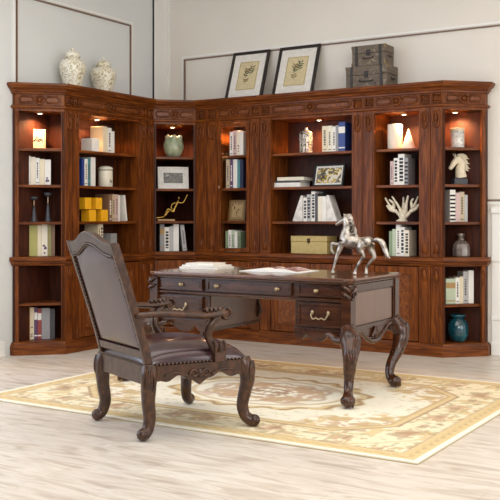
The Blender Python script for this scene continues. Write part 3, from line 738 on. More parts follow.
for pts in ([(150, 135), (140, 115), (112, 88), (92, 55)], [(150, 130), (148, 105), (138, 80), (120, 50)], [(152, 130), (150, 100), (150, 75), (147, 52)], [(155, 130), (165, 105), (170, 75), (178, 48)],
            [(155, 132), (175, 112), (192, 85), (206, 50)], [(132, 104), (112, 100), (102, 82)], [(160, 110), (160, 85), (165, 60)], [(178, 105), (198, 96), (207, 78)], [(120, 92), (122, 75), (108, 62)], [(188, 92), (184, 72), (192, 58)]):
    yy = rnd.uniform(-.05, .05); n_ = len(pts)
    m.tube([cp(x, y, yy*k/(n_-1)) for k, (x, y) in enumerate(pts)], [.017-.009*k/(n_-1)+.002*rnd.random() for k in range(n_)], 8)
m.ball(cp(152, 128), .03, 10, (1, 1, 1.1))
m.build('branches', CORALM, r, remesh=.005, smooth=True)
# right end unit
BWP = mottled('black_white_pattern', [(.45, srgb(236, 232, 224)), (.5, srgb(48, 46, 48)), (.55, srgb(230, 226, 218))], 40, .4, dist=2)
p, sc, rz = at('rend', 457.5, .11, LV['a']); h = 19.5/sc; rr = 6.8/sc
r = thing('patterned_tin', 'black and white patterned tin at the top of the end bookcase', 'tin', p, rz)
MB().lathe([(rr*.98, 0), (rr, .003), (rr, h*.84)], n=28).build('body', BWP, r, smooth=True)
MB().lathe([(rr*1.02, h*.84), (rr*1.04, h*.86), (rr*1.04, h*.97), (rr*.98, h), (0, h)], n=28).build('lid', plain('tin_lid_cream', srgb(224, 206, 170), .4), r)
p, sc, rz = at('rend', 459.5, .13, LV['b'])
r = thing('horse_head_sculpture', 'white horse head bust on a dark grey block', 'sculpture', p, rz)
MB().box(-.062, .062, -.035, .045, 0, .05).box(-.055, .055, -.03, .04, .05, .06).build('block_base', DARKGREY, r, bevel=.003)
def hh(x, y, yy=0): return ((x/3.125+340-459.5)/sc*1.15, yy*1.15, (182.3-(y/3.125+50))/sc)
m = MB()
m.tube([hh(378, 392), hh(376, 368), hh(380, 350), hh(372, 335), hh(364, 330)], [.052, .044, .036, .030, .026], 12)
m.tube([hh(368, 332), hh(358, 345), hh(350, 358), hh(345, 365)], [.030, .027, .020, .016], 10)
m.ball(hh(362, 340), .024, 10, (1, .75, 1)); m.ball(hh(347, 363), .017, 8, (1, .8, .9))
for s in (-1, 1): m.tube([hh(362, 330, s*.01), hh(358, 320, s*.014), hh(357, 314, s*.014)], [.007, .005, .002], 6)
for k in range(7):
    t = k/6; m.tube([hh(366+t*16, 322+t*44, 0), hh(384+t*8, 320+t*46, .004), hh(398+t*4+(k%2)*5, 326+t*46, .004)], [.012, .013, .004], 6)
m.ball(hh(380, 388), .042, 10, (1, .7, .5))
m.build('horse_bust', plain('plaster_ivory', srgb(236, 222, 194), .6), r, remesh=.004, smooth=True)
p, sc, rz = at('rend', 461, .13, LV['d']); h = 23/sc; rr = 9/sc
r = thing('decanter', 'grey brown glass jar with a silver stopper on the ledge', 'jar', p, rz)
MB().lathe([(rr*.9, 0), (rr, .01), (rr, h*.35), (rr*.88, h*.55), (rr*.55, h*.68), (rr*.34, h*.72), (rr*.34, h*.76)], n=10).build('body', mottled('ribbed_taupe_glass', [(.3, srgb(96, 84, 78)), (.7, srgb(150, 136, 126))], 10, .12, coat=.6), r)
MB().lathe([(rr*.36, h*.765), (rr*.4, h*.8), (rr*.2, h*.83), (rr*.5, h*.92), (rr*.42, h), (0, h*.985)], n=12).build('stopper', SILVER, r)
p, sc, rz = at('rend', 458, .13, LV['f']); h = 27/sc; rr = 10.6/sc
TEAL = mottled('teal_glaze', [(.3, srgb(10, 48, 60)), (.55, srgb(22, 82, 94)), (.75, srgb(70, 140, 144))], 8, .1, coat=.8)
r = thing('teal_jar', 'glossy teal round jar with short neck on the bottom shelf', 'jar', p, rz)
MB().lathe([(rr*.55, 0), (rr*.7, .006), (rr*.95, h*.25), (rr, h*.45), (rr*.9, h*.68), (rr*.6, h*.82), (rr*.55, h*.85)], n=32).build('body', TEAL, r, smooth=True)
MB().lathe([(rr*.56, h*.852), (rr*.6, h*.90), (rr*.78, h*.95), (rr*.78, h*.98), (rr*.6, h), (rr*.5, h*.9), (0, h*.88)], n=32).build('rim', TEAL, r, smooth=True)

# ------------------------------------------------------------------ on top of the wall unit
FLOR = mottled('floral_glaze', [(.3, srgb(150, 142, 108)), (.42, srgb(196, 186, 152)), (.5, srgb(236, 230, 212)), (.6, srgb(236, 230, 212)), (.68, srgb(164, 150, 112))], 18, .3, coat=.5, dist=2.5)
ZTOP = 2.3255
for px, rpx, hp, v, lab in ((72.5, 13.4, 33, .17, 'cream ginger jar with green floral glaze, nearer the end of the wall unit'), (103.5, 13.0, 33, .17, 'cream ginger jar with green floral glaze, nearer the room corner')):
    p, sc, rz = at('left', px, v, ZTOP if v < .0 else ZT); h = hp/sc; rr = rpx/sc
    if px < 80: h *= 1.12
    r = thing('ginger_jar', lab, 'vase', p, rz, 'ginger jars on top of the wall unit')
    MB().lathe([(rr*.62, 0), (rr*.64, h*.03), (rr*.66, h*.1), (rr*.86, h*.38), (rr, h*.62), (rr*.98, h*.72), (rr*.78, h*.82), (rr*.52, h*.86), (rr*.5, h*.9)], n=36).build('body', FLOR, r, smooth=True)
    MB().lathe([(rr*.56, h*.88), (rr*.57, h*.96), (rr*.5, h*1.02), (rr*.3, h*1.07), (rr*.08, h*1.09), (rr*.12, h*1.12), (rr*.1, h*1.16), (0, h*1.17)], n=30).build('lid', FLOR, r, smooth=True)
FRM = plain('black_brown_frame', srgb(36, 28, 26), .35)
MATB = plain('mat_white', srgb(232, 228, 220))
PAPER = plain('old_paper', srgb(214, 198, 156), .7)
LEAF1 = plain('print_green', srgb(74, 82, 46), .7); LEAF2 = plain('print_brown', srgb(132, 98, 60), .7)
def botanical(label, xa, xb, cols, seed):
    u0, u1 = ray_u('wide', xa, .14), ray_u('wide', xb, .14); w = u1-u0; h = .53; c = wpt('wide', (u0+u1)/2, .14)
    r = thing('framed_print', label, 'framed print', (c.x, c.y, ZT+.008), 0, 'botanical prints leaning on the wall')
    lean = R(19); r.rotation_euler = (-lean, 0, 0)
    fw = .03
    MB().frame(-w/2, w/2, 0, h, fw, 0, .022).build('frame', FRM, r, bevel=.002)
    mt = MB().box(-w/2+fw, w/2-fw, .010, .020, fw, h-fw).build('mat_board', MATB, r)
    pw, ph = w*.26, h*.29
    pr = MB().box(-pw, pw, .0075, .0095, h/2-ph, h/2+ph).build('print', PAPER, r)
    MB().frame(-pw+.006, pw-.006, h/2-ph+.006, h/2+ph-.006, .0025, .0066, .0074).build('border_line', LEAF2, pr)
    g = random.Random(seed)
    for ci, cm in enumerate(cols):
        m = MB()
        for (x, z, a) in ([(-.01, h/2-ph*.6, PI/2+.1)] if ci == 0 else [(-.035, h/2-.02, PI/2-.5), (.03, h/2+.0, PI/2-.1)]):
            pts = [(x, .0066, z)]
            for k in range(7 if ci == 0 else 4):
                x += .022*math.cos(a); z += .022*math.sin(a); a += g.uniform(-.15, .2); pts.append((x, .0066, z))
                if ci == 0 and k > 1 and k < 5: continue
                for sd in (-1, 1):
                    b = a+sd*g.uniform(.8, 1.2); l = g.uniform(.028, .036); cx_, cz_ = x+math.cos(b)*l*.6, z+math.sin(b)*l*.6
                    if abs(cx_) > pw*.78 or abs(cz_-h/2) > ph*.78: continue
                    lf = [(cx_+math.cos(b)*l*.5*math.cos(q)-math.sin(b)*l*.2*math.sin(q), cz_+math.sin(b)*l*.5*math.cos(q)+math.cos(b)*l*.2*math.sin(q)) for q in [i*PI/4 for i in range(8)]]
                    m.plate(lf, .0062-.0001*k-.0002*ci, .0070)
            m.tube([p_ for p_ in pts if abs(p_[2]-h/2) < ph*.85], .0016, 4, 2)
        m.build('leaf_drawing', cm, pr)
    MB().box(-w/2+fw, w/2-fw, .003, .004, fw, h-fw).build('glazing', PANE, r)
botanical('dark framed botanical print leaning on the wall, left of the two', 224, 261, [LEAF2, LEAF1], 4)
botanical('dark framed botanical print with green leaves leaning on the wall, nearer the old trunks', 271, 312, [LEAF2, LEAF1], 11)
OLD = mottled('old_printed_tin', [(.3, srgb(60, 50, 44)), (.45, srgb(112, 98, 82)), (.55, srgb(86, 72, 60)), (.7, srgb(150, 138, 118))], 20, .6, dist=2)
def trunk(label, xa, wm, h, d, z, v, key='wide'):
    u0 = ray_u(key, xa, v); q = wpt(key, u0, v)
    r = thing('trunk', label, 'suitcase', (q.x, q.y, z), 0, 'old trunks stacked on the wall unit')
    MB().box(0, wm, 0, d, 0, h*.62).build('trunk_body', OLD, r, bevel=.004)
    MB().box(-.002, wm+.002, -.002, d+.002, h*.63, h).build('lid', OLD, r, bevel=.006)
    DK = plain('dark_metal_strap', srgb(44, 38, 36), .5)
    for x in (wm*.14, wm*.86): MB().box(x-.012, x+.012, -.006, -.0025, 0.001, h-.002).build('strap', DK, r)
    for x in (0, wm):
        for zz in (0.001, h-.03): MB().box(x-.004, x+.004, -.005, .03, zz, zz+.03).build('corner_guard', plain('worn_brass', srgb(140, 118, 84), .45, .8), r)
    s = MB().box(wm/2-.02, wm/2+.02, -.007, -.0025, h*.5, h*.78).ball((wm/2, -.008, h*.58), .01, 8, (1, .5, 1)); s.build('clasp', DK, r)
    s = MB().tube([(wm*.35, -.005, h*.42), (wm*.36, -.018, h*.36), (wm*.5, -.022, h*.34), (wm*.64, -.018, h*.36), (wm*.65, -.005, h*.42)], .005, 6); s.build('handle', DK, r, smooth=True)
    s = MB().tube([(wm+.004, d*.35, h*.5), (wm+.016, d*.38, h*.42), (wm+.016, d*.62, h*.42), (wm+.004, d*.65, h*.5)], .005, 6); s.build('handle', DK, r, smooth=True)
trunk('grey brown printed tin trunk, larger, lowest of the two on top of the bookcase', 346, .40, .215, .24, ZT+.0012, .08)
trunk('grey brown printed tin trunk, smaller, resting on the larger trunk', 352, .32, .185, .20, ZT+.0012+.217, .10)

# ------------------------------------------------------------------ desk
def build_desk():
    X0, X1, Y0, Y1 = -4.19, -2.53, 5.27, 6.10
    cx, cy = (X0+X1)/2, (Y0+Y1)/2
    r = thing('writing_desk', 'carved dark walnut writing desk with cabriole legs, standing on the rug', 'desk', (cx, cy, 0))
    HX, HY = (X1-X0)/2, (Y1-Y0)/2; bx, by = HX-.045, HY-.045
    # top with moulded edge and clipped corners
    def topoly(o, c=.05):
        a, b = HX+o, HY+o
        return [(-a+c, -b), (-a+c+.02, -b+.012), (a-c-.02, -b+.012), (a-c, -b), (a, -b+c), (a-.012, -b+c+.02), (a-.012, b-c-.02), (a, b-c), (a-c, b), (-a+c, b), (-a, b-c), (-a+.012, b-c-.02), (-a+.012, -b+c+.02), (-a, -b+c)]
    MB().prism(topoly(0), .772, .79).prism(topoly(-.012), .760, .772).prism(topoly(-.024), .750, .760).build('desktop', DESKT, r, bevel=.004)
    m = MB()
    for k in range(84): m.ball((-HX+.06+k*(2*HX-.12)/83, -HY+.012, .768), .012, 6, (1.2, .6, .6))
    m.build('carved_edge', DESKW, r, smooth=True)
    for s in (-1, 1):
        m = MB()
        for k in range(40): m.ball((s*(HX-.012), -HY+.06+k*(2*HY-.12)/39, .768), .012, 6, (.6, 1.2, .6))
        m.build('carved_edge', DESKW, r, smooth=True)
    # carcass: apron box all round plus two pedestals
    kx0, kx1 = onx(206)-cx, onx(294)-cx
    m = MB()
    m.box(-bx, bx, -by+.02, by, .655, .750); zb = .445
    m.box(-bx, kx0, -by+.02, by, zb, .655); m.box(kx1, bx, -by+.02, by, zb, .655); m.box(kx0-.02, kx0, -by+.03, by, .37, zb); m.box(kx1, kx1+.02, -by+.03, by, .37, zb)
    m.build('carcass', DESKW, r, bevel=.002)
    for kx, s in ((kx0, 1), (kx1, -1)):
        MB().box(min(kx+s*.0005, kx+s*.006), max(kx+s*.0005, kx+s*.006), -by+.06, by-.03, .40, .625).build('inner_panel', PANELW, r, bevel=.002)  # lighter sheet on the pedestal side, light off the rug painted into it
    # side panels: framed
    for s in (-1, 1):
        q = MB(); a = s*bx
        def bb(y0, y1, z0, z1, t): q.box(min(a, a+s*t), max(a, a+s*t), y0, y1, z0, z1)
        bb(-by+.05, by-.03, .70, .748, .012); bb(-by+.05, by-.03, zb, .475, .012); bb(-by+.02, -by+.07, zb, .748, .014); bb(by-.06, by, zb, .748, .014)
        o = q.build('side_frame', DESKW, r, bevel=.003)
        q = MB(); bb(-by+.075, by-.075, .482, .692, .006); q.build('side_panel', PANELW, o, bevel=.002)
    # mid moulding
    prof = [(0, .628), (.012, .632), (.020, .642), (.020, .650), (.010, .655), (0, .655)]
    m = MB(); m.sweep(prof, (-bx-.0, -by+.012), (bx+.0, -by+.012)); 
    for k in range(100): m.ball((-bx+.01+k*(2*bx-.02)/99, -by-.004, .645), .006, 5, (1, .8, 1))
    m.build('drawer_moulding', DESKW, r, bevel=.001)
    # back panel of the kneehole left open; drawers
    def knob(px, z, par):
        x = onx(px)-cx
        MB().lathe([(.013, 0), (.012, .003), (.006, .006), (.006, .014), (.014, .020), (.013, .027), (0, .030)], n=14).v
        k = MB(); k.M = Matrix.Translation((x, -by+.001, z)) @ Matrix.Rotation(R(90), 4, 'X'); k.lathe([(.014, 0), (.012, .003), (.006, .006), (.006, .013), (.014, .019), (.013, .026), (0, .029)], n=14)
        k.build('knob', BRASS, par, smooth=True)
    def drawer(pa, pb, z0, z1, knobs, bail=False):
        a, b = onx(pa)-cx, onx(pb)-cx
        d = MB().box(a, b, -by+.004, -by+.02, z0, z1).frame(a+.004, b-.004, z0+.004, z1-.004, .012, -by-.004, -by+.004)
        d.box(a+.024, b-.024, -by+.001, -by+.004, z0+.024, z1-.024)
        o = d.build('drawer', DESKW, r, bevel=.002)
        for px in knobs: knob(px, (z0+z1)/2, o)
        if bail:
            c = (a+b)/2; z = (z0+z1)/2+.012
            h = MB(); h.tube([(c-.058, -by-.004, z+.004), (c-.060, -by-.018, z-.008), (c-.044, -by-.024, z-.034), (c-.02, -by-.026, z-.026), (c, -by-.026, z-.034), (c+.02, -by-.026, z-.026), (c+.044, -by-.024, z-.034), (c+.060, -by-.018, z-.008), (c+.058, -by-.004, z+.004)], .0045, 8)
            for s in (-1, 1):
                h.ball((c+s*.058, -by-.002, z+.006), .012, 10, (1, .6, 1.3))
            h.build('bail_handle', BRASS, o, smooth=True)
    drawer(157, 203, .66, .745, (182,)); drawer(207, 292, .66, .745, (217.5, 278)); drawer(298, 344, .66, .745, (317,))
    drawer(157, 203, .462, .622, (), True); drawer(298, 344, .462, .622, (), True)
    # scalloped front aprons
    for a, b, fl in ((-bx, kx0, 1), (kx1, bx, -1)):
        w = b-a; pts = [(a, .455), (b, .455)]; nn = 60
        for k in range(nn+1):
            t = k/nn; x = b-t*w; s = t if fl < 0 else 1-t     # s=1 at the kneehole side
            z = .425-.0*s
            z -= .050*math.exp(-((s-.90)/.09)**4)+.055*math.exp(-((s-.58)/.17)**4)
            pts.append((x, z))
        MB().plate(pts, -by+.004, -by+.03).build('scalloped_apron', DESKW, r, bevel=.002)
    # inner pedestal end lips + scroll brackets at the back of the kneehole
    for kx, s in ((kx0, 1), (kx1, -1)):
        MB().tube([(kx+s*.006, by-.05, .65), (kx+s*.03, by-.05, .60), (kx+s*.012, by-.05, .54), (kx+s*.028, by-.05, .47), (kx+s*.012, by-.05, .42)], [.020, .016, .011, .016, .012], 8).build('kneehole_scroll', DESKW, r, smooth=True)
    # side aprons: raised S-scroll rail
    for s in (-1, 1):
        x = s*(bx+.006); q = MB()
        ys = [(-by+.02, .425), (-by+.08, .440), (-by+.14, .438), (-by+.21, .405), (-.08, .365), (0, .352), (.08, .365), (by-.21, .405), (by-.14, .438), (by-.08, .440), (by-.02, .425)]
        q.tube([(x, y, z) for y, z in ys], [.018, .016, .014, .016, .017, .020, .017, .016, .014, .016, .018], 8)
        o = q.build('side_apron', DESKW, r, smooth=True)
        q = MB(); pl = [(y, z) for y, z in ys]+[(by-.03, .46), (-by+.03, .46)]
        n = len(pl); vs = [(x-s*.012, y, z) for y, z in pl]+[(x, y, z) for y, z in pl]
        q.add(vs, [tuple(range(n)), tuple(range(n, 2*n))[::-1]]+[(i, (i+1) % n, n+(i+1) % n, n+i) for i in range(n)]); q.build('apron_board', DESKW, o)
        q = MB()
        q.tube([(x+s*.008, -.05, .385), (x+s*.012, -.02, .42), (x+s*.014, 0, .44), (x+s*.012, .02, .42), (x+s*.008, .05, .385)], [.010, .013, .014, .013, .010], 8)
        q.ball((x+s*.012, 0, .40), .022, 10, (.7, 1, 1.3)); q.build('carved_shell', DESKW, o, smooth=True)
    # corner posts and cabriole legs
    for sx in (-1, 1):
        for sy in (-1, 1):
            X, Y = sx*(bx-.012), sy*(by-.012)
            ox, oy = (sx*.11, sy*.19) if sy < 0 else (sx*.07, -.06)
            P = [(X, Y, .47), (X+sx*.04, Y-.055, .40), (X+sx*.07, Y-.11, .335), (X+sx*.075, Y-.135, .25), (X+sx*.07, Y-.135, .16), (X+sx*.08, Y-.165, .09), (X+sx*.102, Y-.215, .05), (X+sx*.112, Y-.235, .04)]
            if sy > 0:
                P = [(X, Y, .47), (X+sx*.05, Y+.01, .40), (X+sx*.06, Y+.0, .335), (X+sx*.05, Y-.04, .25), (X+sx*.03, Y-.10, .16), (X+sx*.03, Y-.125, .09), (X+sx*.065, Y-.14, .05), (X+sx*.077, Y-.15, .04)]
            RR = [.050, .070, .054, .041, .032, .029, .040, .034] if sy < 0 else [.046, .060, .056, .044, .034, .031, .040, .034]
            m = MB(); m.tube(P, RR, 14, 6)
            fx, fy = P[-1][0], P[-1][1]; m.ball((fx, fy, .052), .048, 14, (1, 1, .8))
            for k in range(-1, 2):
                d = math.atan2(sy if sy < 0 else -.3, sx)+k*.6; m.tube([(fx-.01*math.cos(d), fy-.01*math.sin(d), .075), (fx+.032*math.cos(d), fy+.032*math.sin(d), .05), (fx+.036*math.cos(d), fy+.036*math.sin(d), .018)], [.010, .011, .007], 6)
            zmin = min(v[2] for v in m.v)
            m.v = [(a, b, c-zmin+.0128 if c < .2 else c) for a, b, c in m.v] if abs(zmin-.0128) > .0001 and zmin < .0128 else m.v
            lg = m.build('leg', DESKW, r, smooth=True)
            q = MB()
            K = Vector(P[1]); o = Vector((sx, sy, 0)).normalized()*(.068 if sy < 0 else .056)
            for k in range(5):
                a = (-.8+k*.4)*.8; oo = Matrix.Rotation(a, 3, 'Z') @ o; o2 = Matrix.Rotation(a*.4, 3, 'Z') @ o; K2 = Vector(P[2]); K3 = Vector(P[3])
                q.tube([K+oo*.85+Vector((0, 0, .045)), K+oo*.97, K2+oo*.80, K3+o2*.66+Vector((0, 0, .02))], [.007, .012, .010, .004], 6)
            q.tube([(X-sx*.0, Y+sy*.07, .40), (X-sx*.06, Y+sy*.06, .40), (X-sx*.10, Y+sy*.05, .425), (X-sx*.135, Y+sy*.05, .43)], [.034, .026, .018, .012], 8)
            q.build('knee_carving', DESKW, lg, smooth=True)
            q = MB().box(X-.034, X+.034, Y-.034, Y+.034, .44, .749)
            if sy < 0:
                e = Y-.036
                for k in range(2):
                    z = .655+k*.045
                    q.tube([(X+sx*.022, e, z), (X+sx*.03, e-.010, z+.015), (X+sx*.01, e-.014, z+.03), (X-sx*.02, e-.006, z+.042)], [.007, .011, .012, .005], 7)
                    q.tube([(X+sx*.036, Y-.02, z), (X+sx*.046, Y, z+.015), (X+sx*.048, Y+.01, z+.03), (X+sx*.04, Y+.02, z+.042)], [.007, .011, .011, .005], 7)
                q.ball((X+sx*.03, Y-.03, .735), .018, 10)
            q.build('corner_post', DESKW, r, smooth=False, bevel=.002)
def onx(px, Y=5.32):
    t = (px-250)/FOC; return Y/(CS+t*SN)*(-SN+t*CS)
build_desk()
ZK = .7905
def on_desk(px, py, z=.79):
    d = FOC*(EYE-z)/(py-216); t = (px-250)/FOC; return Vector((d*(-SN+t*CS), d*(CS+t*SN), ZK))
# stacked folios on the desk
spec = [((208, 271.5), .34, .25, .016, 'white', R(2), 'large white folio lying at the bottom of the desk stack'), ((208, 270.5), .30, .235, .012, 'white', R(-3), 'medium white folio lying in the middle of the desk stack'), ((208, 270), .24, .2, .014, 'white', R(5), 'small white folio lying on top of the desk stack')]
z = ZK+.0005; base = on_desk(207, 268.5)
for i, (pp, w, d, t, cn, a, lab) in enumerate(spec):
    r = thing('book', lab, 'book', (base.x+(.0, .0, -.01)[i], base.y, z), a, 'folios stacked on the desk')
    MB().box(-w/2, w/2, -d/2, d/2, 0, .0025).box(-w/2, w/2, -d/2, d/2, t-.0025, t).box(-w/2, -w/2+.004, -d/2, d/2, .0025, t-.0025).build('cover', plain('cover_'+cn, srgb(*BC[cn]), .5), r, bevel=.0006)
    MB().box(-w/2+.0045, w/2-.005, -d/2+.004, d/2-.004, .0027, t-.0027).build('page_block', PAGES, r)
    z += t+.0006
# open magazine
b = on_desk(279, 271.3)
r = thing('open_magazine', 'open magazine with pictures lying on the desk in front of the horse', 'magazine', (b.x, b.y, ZK+.0005), R(4))
def leafmesh(s, w=.25, d=.30, lift=.02, base=.0):
    n = 14; top = []
    for k in range(n+1):
        t = k/n; top.append((s*t*w, base+lift*math.sin(PI*min(1, t*1.25))*(1-t)*1.3+.006*(1-t)+.004))
    return top
for s in (-1, 1):
    tp = leafmesh(s); pl = [(x, z) for x, z in tp]+[(x, .0) for x, z in tp[::-1]]
    o = MB().plate(pl, -.145, .145).build('page_stack', plain('paper_white', srgb(240, 238, 232), .5, var=.03), r, smooth=False)
    n = len(tp); ph = MB()
    a, b2 = (2, 11) if s > 0 else (1, 8)
    vs = []; fs = []
    for k in range(a, b2+1): vs += [(tp[k][0], -.11 if s > 0 else -.02, tp[k][1]+.0006), (tp[k][0], .12, tp[k][1]+.0006)]
    for k in range(b2-a): fs.append((2*k, 2*k+1, 2*k+3, 2*k+2))
    ph.add(vs, fs); ph.build('printed_photo', art('magazine_photo' + ('_a' if s > 0 else '_b'), [srgb(120, 50, 70), srgb(50, 40, 50), srgb(170, 120, 125)], 14, srgb(190, 160, 160), .46), o)
# silver horse
b = on_desk(350, 274.5)
r = thing('horse_sculpture', 'silver trotting horse sculpture standing on the right end of the desk', 'sculpture', (b.x, b.y, ZK), R(4))
hs = FOC/dep(b)
def hp_(x, y, yy=0): return ((x/4.167+300-350)/hs/.93, yy, (275.6-(y/4.167+200))/hs)
m = MB()
m.tube([hp_(180, 172), hp_(200, 175), hp_(228, 180), hp_(255, 182), hp_(285, 180), hp_(298, 182)], [.034, .049, .046, .040, .043, .030], 14)   # trunk
m.tube([hp_(188, 172), hp_(192, 145), hp_(197, 118), hp_(194, 92), hp_(186, 80)], [.043, .037, .030, .024, .018], 12)                        # neck
m.tube([hp_(192, 80), hp_(180, 88), hp_(165, 98), hp_(152, 106)], [.018, .0185, .013, .0105], 10)                                       # head
m.ball(hp_(153, 106), .012, 8); m.ball(hp_(184, 92), .017, 8, (1, .8, 1))
for s in (-1, 1): m.tube([hp_(190, 78, s*.008), hp_(187, 66, s*.012), hp_(184, 60, s*.011)], [.006, .006, .002], 6)
m.tube([hp_(182, 180, -.02), hp_(172, 205, -.022), hp_(158, 240, -.02), hp_(150, 268, -.02), hp_(146, 284, -.02), hp_(141, 300, -.02)], [.026, .019, .0125, .009, .009, .0095], 10)
m.tube([hp_(180, 180, .02), hp_(155, 190, .022), hp_(130, 187, .022), hp_(126, 205, .02), hp_(128, 218, .02), hp_(140, 232, .02)], [.024, .017, .012, .009, .008, .010], 10)
m.tube([hp_(270, 185, -.018), hp_(255, 208, -.022), hp_(268, 236, -.02), hp_(252, 262, -.02), hp_(240, 284, -.02), hp_(234, 305, -.02)], [.034, .026, .014, .010, .009, .010], 10)
m.tube([hp_(288, 185, .018), hp_(290, 210, .022), hp_(304, 240, .02), hp_(285, 262, .02), hp_(272, 284, .02), hp_(271, 306, .02)], [.032, .024, .014, .010, .009, .010], 10)
for x, y, s in ((141, 306, -.02), (233, 309, -.02), (271, 309, .02)): m.lathe([(.015, -.006), (.011, .012)], hp_(x, y, s), 12)
zm = min(v[2] for v in m.v)
o = m.build('horse_body', SILVER, r, remesh=.0035, smooth=True); o.location.z = -zm+.002
q = MB()
q.tube([hp_(300, 175), hp_(318, 168), hp_(338, 178), hp_(350, 205), hp_(362, 235), hp_(372, 245)], [.010, .015, .019, .018, .013, .004], 10)
q.tube([hp_(318, 172), hp_(340, 190, .006), hp_(350, 220, .008), hp_(352, 245, .006)], [.008, .012, .011, .003], 8)
t = q.build('tail', SILVER, r, smooth=True, remesh=.003); t.location.z = -zm+.002
q = MB(); g = random.Random(2)
for k in range(11):
    tt = k/10; x, y = 196+tt*20, 70+tt*78
    q.tube([hp_(x-6, y, 0), hp_(x+12, y-6+g.uniform(-3, 3), g.uniform(-.012, .012)), hp_(x+16+g.uniform(0, 6), y+12, g.uniform(-.02, .02)), hp_(x+12, y+24, g.uniform(-.02, .02))], [.010, .010, .008, .003], 7)
q.tube([hp_(190, 72), hp_(180, 78), hp_(174, 88)], [.008, .007, .002], 6)
t = q.build('mane', SILVER, r, smooth=True); t.location.z = -zm+.002

